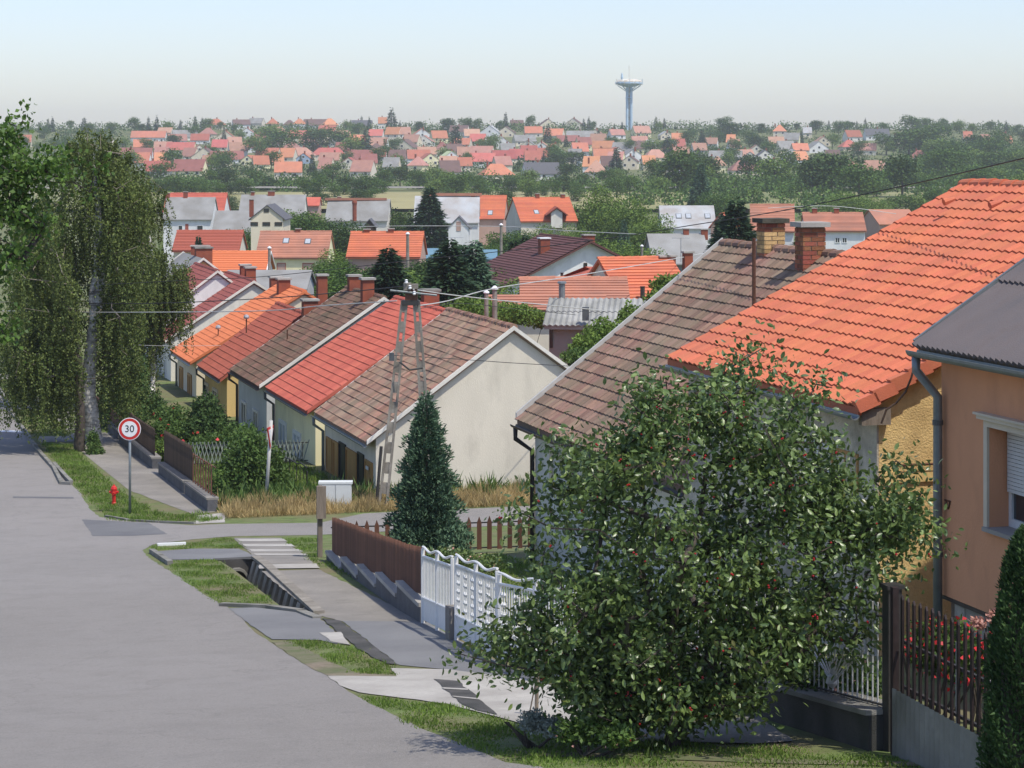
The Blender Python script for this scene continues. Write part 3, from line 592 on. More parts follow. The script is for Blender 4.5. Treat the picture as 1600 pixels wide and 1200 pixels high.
# masts and chimneys of the row
rchim(H5, 431, 434, .55, .6); rchim(H5, 443, 437, .55, .6, dx=-.35)
rchim(H3, 553, 432, .45, .42, cap='concrete_pale'); rchim(H3, 574, 437, .45, .42, dx=-.3, cap='concrete_pale')
rchim(H2, 672, 455, .55, .5, dx=.4, cap='concrete'); rchim(H6, 383, 415, .5, .5, dx=.7); rchim(H6, 391, 419, .5, .5, dx=.5)
rchim(H4, 503, 431, .4, .4, dx=.9); rchim(H4, 484, 470, .6, .5, dx=.1, cap='concrete_pale')
rchim(H7, 318, 388, .9, .6, dx=.8, cap='concrete')
mast(H5, 341, 513, 540, 15.6, head='aluminium'); mast(H4, 385, 497, 560, 15.9, .03, head='aluminium'); mast(H3, 449, 515, 590, 15.9, .03); mast(H6, 298, 490, 520, 15.8)
# ---------------------------------------------------------------- brown roofed house (far corner at 808,655) and orange roofed house
def row_far(farc, fara, s_len, label, wall, roof, T, ov=.35, **k):
    s1, Y1 = on_t(farc[0], T); ze_ = -(farc[1]-HZ)/FPX*Y1
    kk = (fara[0]-800)/FPX; Ya = s1/(CA-kk*SAN); ta = Ya*(kk*CA+SAN); za = -(fara[1]-HZ)/FPX*Ya
    x0 = T+ov; m = (za-ze_)/(ta-T); ze = ze_+m*ov
    zb = k.pop('zb', gts(T, s1)-1.2)
    return house(ST, x0, 2*ta-x0, s1-s_len, s1-.12, zb, ze, za, label, wall, roof, xa=ta, ov=ov, ovy=.12, **k)
H9 = row_far((808,656), (1130,381), 9.6, 'long grey walled house with mossy brown pantile roof and two brick chimneys', 'w_lgrey', 't_brown2', 12.85, gutter='pipe_brown', pipe='far', tiles='parts', wob=.005, th=.27, tw=.22, hh=.025, verge=None)
MB().prism([ST(H9['x0']-.36, H9['y1']+.13, H9['ze']-.29), ST(H9['x0']-.36, H9['y1']+.13, H9['ze']-.13), ST(H9['xa'], H9['y1']+.13, H9['za']+.13), ST(H9['xa'], H9['y1']+.13, H9['za']-.03)], ST.ey*.07).build('verge_board', 'pole_pale', H9['root'])
a, _ = on_t(866, H9['x0']); b_, _ = on_t(893, H9['x0'])
fac(H9, 862, 893, 708, 770, frame='trim', pane='shutter', fw=.14, bar=0)
fac(H9, 925, 957, 735, 800, frame='trim', pane='glass', fw=.14)
s_, Y_ = on_t(1208, H9['xa']); brick_stack(H9['root'], ST, H9['xa']-.05, s_, .44, .40, H9['za']-.75, -(348-HZ)/FPX*Y_, yellow=(8, 9, 10, 11, 12), capm='sooty')
s_, Y_ = on_t(1285, H9['xa']); brick_stack(H9['root'], ST, H9['xa']-.25, s_, .46, .38, H9['za']-.85, -(354-HZ)/FPX*Y_, capm='concrete_pale')
mast(H9, 1178, 372, 475, 15.6, .035)
H10 = row_far((1043,561), (1506,289), 7.15, 'ochre house with big bright orange pantile roof behind the cherry tree', 'w_ochre_rough', 't_orange', 12.5, gutter='zinc', tiles='parts', wob=.003, th=.28, tw=.21, hh=.035, maxn=300)
r10 = H10['root']
# its street side: a thin render coat with the shade there painted in as grey
MB().box(ST, H10['x0']-.03, H10['x0']-.003, H10['y0']-.003, H10['y1'], H10['zb'], H10['ze']-.16).build('front_shade_coat', 'w_shadegrey_rough', r10)
MB().box(ST, H10['x0']-.3, H10['x0']+.12, H10['y0']-.12, H10['y0']-.02, H10['ze']-.42, H10['ze']-.2).build('eave_box', 'timber_grey', r10)
def verge_tiles(hd, m='t_orange', side=-1, th=.28):
    fr = hd['fr']; x0 = hd['x0']-.35; s = (hd['za']-hd['ze'])/(hd['xa']-hd['x0']); z0 = hd['ze']-s*.35; top = fr(hd['xa'], 0, hd['za'])-fr(x0, 0, z0); R = top.length; d = top.normalized(); ny = int(R/th); tt = R/ny
    nrm = d.cross(fr.ey); nrm = nrm if nrm.z > 0 else -nrm
    me = None; y = hd['y0']-.14
    for j in range(ny):
        b = axes(-fr.ey, d, nrm, fr(x0, y, z0)+d*(tt*j)+nrm*(.035))
        if me is None:
            v = [(x, yy, z+(.04 if yy < 0 else 0)) for yy in (-.03, tt) for x, z in ((-.08, .045), (.05, .045), (.05, -.13), (.02, -.13))]
            me = mesh('verge_tile', v, [(0, 1, 5, 4), (1, 2, 6, 5), (2, 3, 7, 6), (0, 3, 2, 1), (3, 0, 4, 7)], m)
        inst('verge_tile', me, hd['roof'], b)
verge_tiles(H10)
# vent tiles, windows and pipe on the orange house
for px, py in ((1478,316), (1550,321)):
    t = H10['xa']-1.05; s_, Y_ = on_t(px, t); z = -(py-HZ)/FPX*Y_
    MB().tube([ST(t+.16, s_, z+.06), ST(t-.04, s_, z-.0)], .03, 8, .06).build('vent_tile', 't_orange', H10['roof'])
fac(H10, 1262, 1300, 690, 770, frame='white_paint', pane='glass', fw=.06)
fac(H10, 1303, 1345, 703, 800, frame='timber_gold', pane='timber_gold', fw=.05, bar=1)
MB().box(ST, H10['x0']+.05, H10['x0']+3.2, H10['y0']-.03, H10['y0']-.003, -(752-HZ)/FPX*29.4-.05, -(741-HZ)/FPX*29.4).build('wall_band', 'w_ochre', r10)
MB().tube([ST(H10['x0']+.3, H10['y0']-.06, -4.12), ST(H10['x0']+3.0, H10['y0']-.06, -4.10)], .018, 6).build('conduit', 'rust', r10)
# loose cable from the verge tiles
MB().tube([P(1431, 562, 29.1), P(1424, 590, 29.1), P(1415, 612, 29.15), P(1400, 630, 29.2), P(1385, 640, 29.2), P(1377, 662, 29.2)], .014, 6).build('loose_cable', 'timber', r10)
# ---------------------------------------------------------------- terracotta house at right, walls built round its deep window
T11 = 12.62; s11, Y11 = on_t(1471, T11); zt = -2.42; s_n = s11-12
root = thing('house', 'terracotta plastered house with purple grey corrugated roof and cream framed window', 'house', ST(T11+5, s11-6, -7), SA_)
r11 = root
a1, Yw = on_t(1546, T11); a0 = a1-1.35                                                     # opening
zw1 = -(668-HZ)/FPX*26.1; zw0 = -(826-HZ)/FPX*26.1; zpl = -(932-HZ)/FPX*27.2
w_ = MB(); X0, X1 = T11, T11+.42
w_.box(ST, X0, X1, a1, s11, zpl, zt); w_.box(ST, X0, X1, s_n, a0, zpl, zt); w_.box(ST, X0, X1, a0, a1, zw1, zt); w_.box(ST, X0, X1, a0, a1, zpl, zw0)
w_.box(ST, X1, T11+9, s11-.4, s11, zpl, zt); w_.box(ST, T11+8.6, T11+9, s_n, s11-.4, zpl, zt)
w_.build('wall', 'w_orange', root)
pl = MB().box(ST, T11+.10, T11+8.9, s_n, s11-.06, -7.6, zpl-.004).build('plinth', 'mortar', root)
MB().box(ST, T11+.0, T11+.06, s11-9, s11, zpl-.05, zpl-.006).build('drip_edge', 'pipe_brown', root)
sm = {}
for r_ in range(5):                                                                       # pale stones of the plinth
    z = zpl-.06-(r_+1)*.155; s = s11-.25-(r_ % 2)*.12
    while s > s11-4.6:
        L = random.choice((.22, .27, .31)); key = (L,)
        if key not in sm: sm[key] = mesh('stone', [(x, y, zz) for zz in (.0, .142) for y in (0, L-.012) for x in (0, .06)], [(0, 2, 3, 1), (4, 5, 7, 6), (0, 1, 5, 4), (2, 6, 7, 3), (0, 4, 6, 2), (1, 3, 7, 5)], 'stone')
        inst('stone', sm[key], pl, ST.M @ Matrix.Translation((T11+.045+random.uniform(-.008, .008), s-L, z))); s -= L
wo = MB()
for c0, c1, lo, hi in ((a1-.0, a1+.085, zw0-.02, zw1+.08), (a0-.085, a0, zw0-.02, zw1+.08), (a0, a1, zw1, zw1+.08)): wo.box(ST, X0-.035, X0-.002, c0, c1, lo, hi)
wo.box(ST, X0-.09, X0-.002, a0-.16, a1+.16, zw1+.083, zw1+.13); wo.box(ST, X0-.12, X0-.002, a0-.19, a1+.19, zw1+.132, zw1+.16)
wo = wo.build('window', 'trim', root)
MB().box(ST, X0-.07, X0+.25, a0-.05, a1+.06, zw0-.045, zw0+.004).build('sill', 'concrete_pale', wo)
fm = MB(); Xf = X0+.25
for c0, c1, lo, hi in ((a1-.07, a1, zw0, zw1), (a0, a0+.07, zw0, zw1), (a0+.07, a1-.07, zw0+.004, zw0+.1), (a0+.6, a0+.68, zw0+.1, zw1)): fm.box(ST, Xf, Xf+.06, c0, c1, lo, hi)
fm.build('window_frame', 'white_paint', wo); MB().box(ST, Xf+.03, Xf+.04, a0+.05, a1-.05, zw0+.05, zw1).build('pane', 'glass', wo)
sh = MB(); zs = zw1
while zs > zw0+.42: sh.box(ST, Xf-.035-random.uniform(0, .002), Xf-.02, a0+.03, a1-.03, zs-.043, zs-.003); zs -= .045
sh.build('roller_shutter', 'shutter', wo, kind='stuff')
MB().box(ST, Xf-.019, Xf-.012, a0+.03, a1-.03, zs, zw1).build('shutter_backing', 'shutter', wo)
# corrugated roof sheet
e = -ST.ey; xr = T11-.28; k_ = (1600-800)/FPX
pitch = math.radians(33); d = ST.ex*math.cos(pitch)+Vector((0, 0, math.sin(pitch))); nrm = d.cross(ST.ey); nrm = nrm if nrm.z > 0 else -nrm
o0 = ST(xr, s11+.10, zt+.10)
def corrug(name, m, o, e, d, nrm, L, R, pw=.13, amp=.022, rows=4, parent=None, t=.02, gap=.006):
    K = int(L/pw)*4; ob = []
    for j in range(rows):
        v = []; y0, y1 = R*j/rows-.06, R*(j+1)/rows
        for yy, dz in ((y0, t*1.6), (y1, 0)):
            for i in range(K+1): v.append(o+e*(L*i/K)+d*yy+nrm*(dz+amp*math.sin(math.pi*i/2)))
        for i in range(K+1): v.append(o+e*(L*i/K)+d*y0+nrm*(-.012+amp*math.sin(math.pi*i/2)))
        n = K+1
        ob.append(MB().add(v, [(i, i+1, n+i+1, n+i) for i in range(K)]+[(2*n+i, 2*n+i+1, i+1, i) for i in range(K)]).build(name, m, parent))
    return ob
rf = MB().prism([o0-nrm*.12, o0+d*5.6-nrm*.12, o0+d*5.6-nrm*.03, o0-nrm*.03], e*12.2).build('roof', 'timber_grey', root)
corrug('roof_sheet', 'r_purple', o0, e, d, nrm, 12.2, 5.6, rows=4, parent=rf)
dr = (-ST.ex)*math.cos(pitch)+Vector((0, 0, math.sin(pitch))); oR = o0+d*5.6+(-dr)*5.6
rR = MB().prism([oR-Vector((0, 0, .1)), oR+dr*5.6-Vector((0, 0, .1)), oR+dr*5.6, oR], e*12.2).build('roof', 'r_purple', root)
MB().prism([o0+e*.0-nrm*.12+ST.ey*.02, o0+d*5.6-nrm*.12+ST.ey*.02, o0+d*5.6+nrm*.05+ST.ey*.02, o0+nrm*.05+ST.ey*.02], ST.ey*.04).build('verge_board', 'zinc', root)
MB().prism([ST(T11+.4, s11-.1, zt), ST(T11+8.8, s11-.1, zt), ST(T11+4.4, s11-.1, zt+2.6)], -ST.ey*.3).build('gable', 'w_orange', root)
g_ = MB(); N = 8; v = []
gx, gz = xr-.05, zt+.02
for yy in (s11+.14, s_n):
    v += [ST(gx-.085*math.cos(math.pi*q/N), yy, gz-.085*math.sin(math.pi*q/N)) for q in range(N+1)]+[ST(gx+.07*math.cos(math.pi*q/N), yy, gz-.07*math.sin(math.pi*(N-q)/N)) for q in range(N+1)]
n = 2*(N+1); g_.add(v, [tuple(range(n)), tuple(range(n, 2*n))]+[(q, (q+1) % n, n+(q+1) % n, n+q) for q in range(n)]); go = g_.build('gutter', 'zinc', root)
MB().box(ST, xr+.0, T11, s_n, s11+.2, zt-.05, zt-.02).build('soffit', 'w_orange', root)
ys = s11+.02
MB().tube([ST(gx, ys, gz-.08), ST(gx, ys, gz-.24), ST(T11-.09, ys-.10, gz-.56), ST(T11-.09, ys-.10, gz-1.5), ST(T11-.09, ys-.10, -6.3)], .056, 12).build('downpipe', 'zinc', root, smooth=True)
for zc in (-3.3, -4.9): MB().tube([ST(T11-.09, ys-.10, zc), ST(T11-.09, ys-.10, zc+.06)], .066, 12).build('pipe_collar', 'zinc_dark', root)
def text_mesh(txt, size, name, m, parent, Mw, depth=.004):
    c = bpy.data.curves.new('lettering', 'FONT'); c.body = txt; c.size = size; c.extrude = depth; c.align_x = 'CENTER'; c.align_y = 'CENTER'
    t = bpy.data.objects.new('lettering', c); COL.objects.link(t); bpy.context.view_layer.update()
    me = bpy.data.meshes.new_from_object(t.evaluated_get(bpy.context.evaluated_depsgraph_get())); bpy.data.objects.remove(t)
    me.materials.clear(); me.materials.append(M[m]); me.name = name
    return inst(name, me, parent, Mw)
sN, YN = on_t(1481.5, T11); nM = axes(-ST.ey, Vector((0, 0, 1)), -ST.ex, ST(T11-.012, sN, -(789-HZ)/FPX*YN))
text_mesh('37', .16, 'house_number', 'rust', root, nM, .008)
# ---------------------------------------------------------------- yards behind the row
def sideon(x0, x1, yr, ye, Y, label, wall, roof, depth=6, rot=0, zb=None, **k):
    X0, X1 = (x0-800)/FPX*Y, (x1-800)/FPX*Y; c = (X0+X1)/2; fr = Fr((c, Y, 0), math.pi/2+math.radians(rot))
    ze = -(ye-HZ)/FPX*Y; za = -(yr-HZ)/FPX*(Y+depth/2); w2 = (X1-X0)/2
    ov = k.pop('ov', .3); s = (za-ze)/(depth/2+ov); kk = dict(ovy=.15); kk.update(k)
    return house(fr, 0+ov, depth+ov, -w2+.15, w2-.15, g(c, Y)-.6 if zb is None else zb, ze+s*ov, za, label, wall, roof, ov=ov, **kk)
def gabled(x0, x1, yr, ye, Y, label, wall, roof, depth=8, rot=0, zb=None, **k):
    X0, X1 = (x0-800)/FPX*Y, (x1-800)/FPX*Y; c = (X0+X1)/2; fr = Fr((c, Y, 0), math.radians(rot)); ov = k.pop('ov', .3)
    ze = -(ye-HZ)/FPX*Y; za = -(yr-HZ)/FPX*Y; w2 = (X1-X0)/2; s = (za-ze)/w2
    return house(fr, -w2+ov, w2-ov, .15, depth, g(c, Y)-.6 if zb is None else zb, ze+s*ov, za, label, wall, roof, ov=ov, **k)
def pwin(hd, px0, px1, py0, py1, Y, gable=False, **k):          # window from photo rectangle on the wall facing the camera
    fr = hd['fr']; p, q = fr.inv @ P(px0, py1, Y), fr.inv @ P(px1, py0, Y)
    if gable: return window(hd['root'], fr, 'y', .15, min(p.x, q.x), max(p.x, q.x), p.z, q.z, **k)
    return window(hd['root'], fr, 'x', hd['x0'], min(p.y, q.y), max(p.y, q.y), p.z, q.z, **k)
def skylight(hd, px0, px1, py, Y, hpx=10):
    fr = hd['fr']; x = (px0+px1)/2; a = math.atan2(hd['za']-hd['ze'], hd['xa']-hd['x0'])
    # find the point of the slope on the sight line
    q = None
    for i in range(400):
        Yt = Y-3+i*.05; p = fr.inv @ P(x, py, Yt); zs = hd['ze']+(p.x-hd['x0'])*math.tan(a)
        if p.z <= zs: q = p; break
    if q is None: return
    d = fr.ex*math.cos(a)+Vector((0, 0, math.sin(a))); n = (-fr.ex)*math.sin(a)+Vector((0, 0, math.cos(a)))
    c = fr(q.x, q.y, q.z)+n*.1; w2 = (px1-px0)/FPX*Yt/2; h2 = w2*1.4
    def f2(x_, y_, z_=0): return c+fr.ey*x_+d*y_+n*z_
    f2.rot = 0
    o = MB()
    o.box(f2, -w2, w2, -h2, h2, -.05, .0); o = o.build('skylight', 'zinc_dark', hd['roof']); MB().box(f2, -w2+.08, w2-.08, -h2+.08, h2-.08, .003, .02).build('pane', 'pane_pale', o)
def pchim(hd, px, pt, Y, w_=.5, d=.45, dx=0, m='chimney_red', cap='concrete_pale'):
    fr = hd['fr']; 
    if abs(fr.rot) > 1: 
        q = fr.inv @ P(px, pt, Y+hd['xa']); return chimney(hd['root'], fr, hd['xa']+dx, q.y, d, w_, hd['za']-.6, q.z, m, cap)
    q = fr.inv @ P(px, pt, Y+1.5); return chimney(hd['root'], fr, q.x, q.y, w_, d, hd['ze'], q.z, m, cap)
A = sideon(850,1008,468,510,80,'low yard shed with grey corrugated sheet roof among shrubs','w_dgrey','r_corr',depth=4.4,rot=-6,ridge=False, zb=-10.5)
fr = A['fr']; ae = A['x0']; s_ = (A['za']-A['ze'])/(A['xa']-A['x0']); dd = Vector((0,0,0))+fr.ex*1+Vector((0,0,s_)); Rr = (A['xa']-A['x0']+.3)*dd.length; dd.normalize(); nn = (-fr.ex)*s_+Vector((0,0,1)); nn.normalize()
corrug('roof_sheet', 'r_corr', fr(A['x0']-.3, A['y1']+.2, A['ze']-s_*.3+.03), -fr.ey, dd, nn, A['y1']-A['y0']+.4, Rr, pw=.2, amp=.028, rows=2, parent=A['roof'])
pwin(A, 857,862,505,545,80,bar=0,frame='timber',fw=.04); 

MB().box(Fr(P(915,492,80),0), -.12,.12,-.1,.1,-.2,.28).build('roof_vent','zinc_dark',A['roof'])
A2 = sideon(880,906,556,562,73,'tiny grey lean-to shed right of the cream gable','w_white','r_grey',depth=1.5,zb=-10.5,ridge=False)
B1 = sideon(812,985,436,472,92,'low outbuilding with patchy salmon tiles behind the corrugated shed','w_beige','t_salmon',depth=4.5,tiles='slats',ridge=True)
B1b = sideon(760,950,462,486,90,'narrow salmon tiled lean-to below the patchy outbuilding','w_beige','t_salmon',depth=3,tiles='slats',zb=-10.8,ridge=False)
MB().lathe(P(878,457,91),[(.13,-.6),(.13,.35),(.19,.37),(.17,.45)],10).build('flue','zinc',B1['root'])
B2 = sideon(852,1000,417,458,104,'red brown hipped roof with small vents beside the white gable house','w_beige','t_redbrown',depth=6,tiles=None,hip=2.3)
for px in (878,921,947,973): MB().lathe(P(px,432,105.3),[(.07,-.3),(.07,.15),(.1,.18)],8).build('roof_vent','pipe_brown',B2['root'])
B3 = sideon(968,1092,404,470,96,'orange tiled roof with three tall red chimneys behind the brown roof','w_beige','t_orange',depth=6.5,rot=14,tiles='slats')
for px in (1039,1051,1080): pchim(B3, px, 396 if px > 1070 else 402, 96, .38, .38)
MB().lathe(P(1004,462,95.8),[(.1,-.4),(.1,.35),(.12,.4)],8).build('roof_vent','pipe_brown',B3['root'])
def row2(corner, apex, Y, L, label, wall, roof, **k):
    c = P(*corner, Y); t0, s0 = TS(c.x, c.y); kk = (apex[0]-800)/FPX; Ya = s0/(CA-kk*SAN); ta = Ya*(kk*CA+SAN); za = -(apex[1]-HZ)/FPX*Ya
    x0 = t0+.3; m = (za-c.z)/(ta-t0); return house(ST, x0, 2*ta-x0, s0+.2, s0+L, g(c.x, c.y)-.6, c.z+m*.3, za, label, wall, roof, xa=ta, **k)
B4 = row2((768,458),(922,376),135,10,'big white gabled house with dark brown roof and two red chimneys','w_white','t_darkbrown',ov=.5,ovy=.5,tiles='slats')
s_, Y_ = TS(*P(850,0,140).xy); chimney(B4['root'], ST, s_, Y_, .6,.6, -9, P(850,373,140).z, cap='white_enamel')
s_, Y_ = TS(*P(919,0,141).xy); chimney(B4['root'], ST, s_, Y_, .7,.6, -8, P(919,368,141).z)
window(B4['root'], ST, 'y', B4['y0'], TS(*P(927,0,135).xy)[0], TS(*P(933,0,135).xy)[0], P(0,428,135).z, P(0,413,135).z, bar=0, frame='timber', fw=.05)
# ---------------------------------------------------------------- the valley houses
C1 = sideon(345,480,422,452,135,'flat toned grey roof behind the maroon roof','w_grey','r_grey',depth=6)
C2 = sideon(302,416,394,425,150,'bright orange roof with white verge left of the pink brown roof','w_white','t_orange2',depth=5,tiles='slats',verge='white_paint'); pchim(C2,313,385,150,1.2,.6)
C3 = sideon(268,374,361,392,200,'long dull red roof at left, a small conifer in front','w_beige','t_redbrown',depth=6,tiles='slats'); 
C4 = sideon(398,512,362,403,225,'yellow house with pink brown roof, two skylights and pink roller shutters','w_yellow','t_salmon',depth=7,tiles='slats',rot=-2)
skylight(C4,442,452,377,225); skylight(C4,476,486,378,225)
pwin(C4,432,446,411,425,225,pane='w_pink',frame='t_redbrown',bar=0); pwin(C4,472,491,411,425,225,pane='w_pink',frame='t_redbrown',bar=0); pchim(C4,466,358,225)
C5 = sideon(540,657,363,402,190,'pink walled house with clean orange pantile roof and thin chimney','w_pink','t_orange',depth=6.5,tiles='slats',rot=-3); pchim(C5,573,359,190); pchim(C5,611,358,190)
C6 = sideon(655,692,388,404,210,'blue sheet roofed shed left of the tall dark conifers','bluepaint','bluepaint',depth=5,ridge=False)
C7 = sideon(748,777,390,404,212,'small blue sheet shed between the dark conifers','bluepaint','bluepaint',depth=5,ridge=False)
D1b = sideon(254,350,302,331,345,'bright red roof showing behind the pale grey roof at left','w_white','t_red',depth=8,tiles='slats')
D1 = sideon(253,331,308,343,318,'grey slate roofed house with white porch front nearest the birch','w_white','r_grey',depth=8); pwin(D1,278,285,352,361,318,bar=0); pwin(D1,307,317,352,361,318,bar=0); pchim(D1,290,300,318,.6); pchim(D1,262,302,318,.6)
pwin(D1,289,294,350,361,318,bar=0,frame='t_redbrown',pane='t_redbrown')
D2 = sideon(331,390,329,362,300,'blank grey roof slope adjoining the white porch house','w_grey','r_grey',depth=7)
D3 = sideon(371,474,304,342,335,'long grey slate roof behind the small cream gable','w_lgrey','r_grey',depth=9); pchim(D3,424,299,335,1,.6); pchim(D3,395,300,335)
D4 = gabled(388,446,320,343,270,'cream gable house with dark roof and row of dark windows','w_cream','r_dark',depth=9)
for a in ((391,403,347,353),(410,422,347,353),(429,441,347,353),(412,420,326,332)): pwin(D4,*a,270,gable=True,bar=0,frame='timber',fw=.06)
pchim(D4,393,312,270)
D5 = sideon(472,499,308,321,350,'little red roofed extension right of the long grey roof','w_pink','t_red',depth=5)
D6 = sideon(507,606,311,345,322,'wide grey slate roof with red ridge and tall pipe chimney','w_lgrey','r_grey',depth=8,rot=-2); pchim(D6,530,308,322,.6); MB().lathe(P(554,332,318),[(.3,-1.2),(.3,1.0),(.38,1.4),(.3,1.7)],8).build('chimney','chimney_red',D6['root'])
MB().box(Fr(P(556,312,326),0),-4.5,4.5,-.2,.2,-.1,.25).build('ridge_capping','t_salmon',D6['roof'])
D7 = gabled(566,588,342,355,290,'dark timber gable shed before the wide grey roof','timber','r_dark',depth=5)
D8 = sideon(646,749,306,348,322,'pale bluish roofed house behind the big spruce','w_white','r_pale',depth=9); MB().box(Fr(P(710,305,326.7),0),-4.4,4,-.2,.2,-.1,.3).build('ridge_capping','t_salmon',D8['roof']); pchim(D8,739,303,322)
D9 = gabled(697,736,338,358,290,'white gable annexe with pink door below the pale roof','w_white','r_dark',depth=6); pwin(D9,713,720,346,361,290,gable=True,bar=0,frame='w_pink',pane='w_pink')
D10 = sideon(744,788,306,342,330,'small orange roof with one skylight next to the pale roof','w_pink','t_orange',depth=8,rot=-5,tiles='slats'); skylight(D10,762,770,333,330)
D11 = sideon(812,905,309,346,300,'orange red house with hipped ends, gabled dormer and cream left wall','w_beige','t_red' if 0 else 't_orange',depth=9,rot=13,tiles='slats'); skylight(D11,834,842,332,300); pchim(D11,839,303,300,.5,.5); pchim(D11,881,304,300,.5,.5)
fd = Fr(P(870,356,299.3),math.radians(3)); d_ = MB(); d_.prism([fd(-.75,0,0),fd(.75,0,0),fd(.75,0,2.0),fd(0,0,2.5),fd(-.75,0,2.0)],fd.ey*4); dm = d_.build('dormer','w_lgrey',D11['root'])
MB().prism([fd(-1.5,-.3,1.75),fd(0,-.3,2.85),fd(1.5,-.3,1.75),fd(1.5,-.3,1.6),fd(0,-.3,2.65),fd(-1.5,-.3,1.6)],fd.ey*5).build('dormer_roof','t_redbrown',dm)
D12 = sideon(1033,1120,321,357,320,'pale grey slate roof with three skylights right of the big green tree','w_white','r_pale',depth=9); 
for a in ((1056,1065),(1071,1080),(1101,1110)): skylight(D12,*a,338,320)
D13 = gabled(1106,1146,332,356,290,'small red orange gable beside the skylight roof','w_pink','t_orange',depth=6,rot=-20)
D14 = sideon(1020,1112,365,412,200,'weathered grey roof with twin low chimneys in front of skylight roof','w_dgrey','r_grey',depth=8,rot=4); pchim(D14,1072,358,200,.5); pchim(D14,1101,359,200,.6)
D15 = sideon(1172,1242,320,362,240,'salmon tiled house behind the brick chimneys','w_white','t_salmon',depth=7,tiles='slats',rot=-6); pwin(D15,1186,1200,364,378,240,bar=0)
D16 = sideon(1258,1354,333,361,230,'white fronted house with salmon roof right of the brick chimneys','w_white','t_salmon',depth=7,tiles='slats',rot=-3); pwin(D16,1305,1313,371,380,230); pwin(D16,1316,1324,371,380,230); pchim(D16,1273,326,230); pchim(D16,1307,326,230)
D17 = sideon(1372,1440,327,350,260,'faded salmon roof just left of the big orange roof','w_pink','t_salmon',depth=7,rot=10)
D18 = sideon(842,862,372,392,215,'small white wall and maroon roof behind white gable house','w_white','t_maroon',depth=5)
# ---------------------------------------------------------------- the far town on the opposite hillside
COLR = {'o': ('orange', 'u_orange'), 'r': ('red', 'u_red'), 's': ('salmon', 'u_salmon'), 'b': ('brown', 'u_brown'), 'm': ('maroon', 'u_maroon'), 'g': ('grey', 'r_grey'), 'd': ('dark grey', 'r_dark'), 'p': ('pale grey', 'r_pale'), 'n': ('green', 'w_green')}
TOWN = """231 214 48 r s 5;38 221 18 o s;290 213 34 g s;278 219 26 s s;312 219 26 r s;352 216 38 r g;280 234 40 r s;318 246 48 b g;356 248 46 m s;212 245 44 m s;248 268 36 r s;292 268 44 m s;334 194 22 o h;378 194 24 b s;398 192 20 g s;386 253 20 o g y;425 193 16 o h;452 195 18 b h;468 193 18 o h;491 195 32 b s;517 194 20 o h;464 214 26 r s;510 204 24 r s;565 199 28 d s;598 192 12 o s;415 247 32 o s;409 260 22 o s;450 271 38 o s;474 249 16 o g b;466 243 36 s h;513 241 48 r h;513 252 30 s s;565 248 32 m s;506 267 18 s s;563 270 30 s s;586 212 20 r s;612 209 20 o s;632 209 18 s s;660 212 36 r g w;688 215 22 o s;628 230 34 b g;668 243 26 s s;655 250 32 r s;673 252 24 r g y;706 250 34 n g;745 220 22 r s;750 241 32 s s;752 252 38 r s;782 224 32 o g;790 250 32 r s;712 238 22 b s;705 272 28 b s;779 275 44 o h;765 207 28 p g w;790 207 24 b g;738 212 22 s s;610 262 22 g s;795 236 20 g s;720 226 24 o s;590 228 24 s s;
809 202 18 b s y;857 201 26 b g;895 200 26 b g;864 211 26 o s;906 213 38 g s;822 220 30 g s;845 229 20 s g;888 220 30 m s;868 238 30 o g n;829 240 24 r s;810 246 20 r s;833 250 22 r s;908 238 22 o s;942 232 30 o s;972 234 30 g s;990 247 36 g g;944 248 28 o s;919 252 22 g g;1027 246 32 s h;1066 245 22 s s;1065 230 12 r s;1020 230 12 p s;850 273 50 d s w;930 272 28 s h;1066 270 44 g h;1041 211 14 p g;1141 221 12 o s;1133 246 46 g s;1168 245 22 s s;1172 247 20 d g;1122 262 22 s h;1168 266 44 s h;1196 246 24 d g;1218 204 18 o h;1236 219 22 g s;1208 262 22 d g w;1240 244 26 p g;1280 232 28 g g w;1330 229 24 r h;1352 235 30 s s;1300 251 20 b s;1310 256 28 d h;1332 264 30 s h;1365 268 28 s s w;1437 246 26 m h;1513 216 12 o s;1541 219 12 s s;1570 213 14 r g;1576 225 10 o s;1336 214 22 r s;1372 211 34 d s;1400 218 12 p g;1262 208 12 p s;700 260 24 s s;640 222 22 s s;560 222 22 o s;535 214 22 s s;480 222 24 s s;430 224 22 b s;395 230 22 r s;725 246 18 s s;850 246 18 r s;1000 222 22 s s;960 252 22 s s;1095 236 20 s s;1110 224 18 s s;1150 232 16 s s;1255 252 18 o s"""
SPECS = []; NADD = 60
for it in TOWN.replace('\n', '').split(';'):
    q = it.split(); SPECS.append((float(q[0]), float(q[1]), float(q[2]), q[3], q[4], q[5] if len(q) > 5 else ''))
_r = random.Random(5)
for _ in range(4000):
    if NADD <= 0: break
    x, y = _r.uniform(205, 1010 if _r.random() < .8 else 1300), _r.uniform(205, 262)
    if all(abs(x-a[0]) > 19 or abs(y-a[1]) > 8 for a in SPECS): SPECS.append((x, y, _r.uniform(18, 26), _r.choice('rsosmbgoss'), _r.choice('sssgh'), '')); NADD -= 1
def band(y): return 'on the skyline' if y < 204 else 'high on the hill' if y < 226 else 'midway up the hill' if y < 251 else 'low on the hill'
LM = [(175,'behind the birch'),(245,'beside the birch top'),(330,'above the slate roofs'),(430,'left of the spruce'),(560,'near the skyline spruce'),(700,'right of the spruce'),(830,'centre of town'),(930,'left of the water tower'),(1040,'by the water tower'),(1140,'beyond the water tower'),(1260,'above the brick chimneys'),(1400,'above the orange roof'),(1700,'by the right edge')]
def lmk(x):
    for a, b_ in LM:
        if x < a: return b_
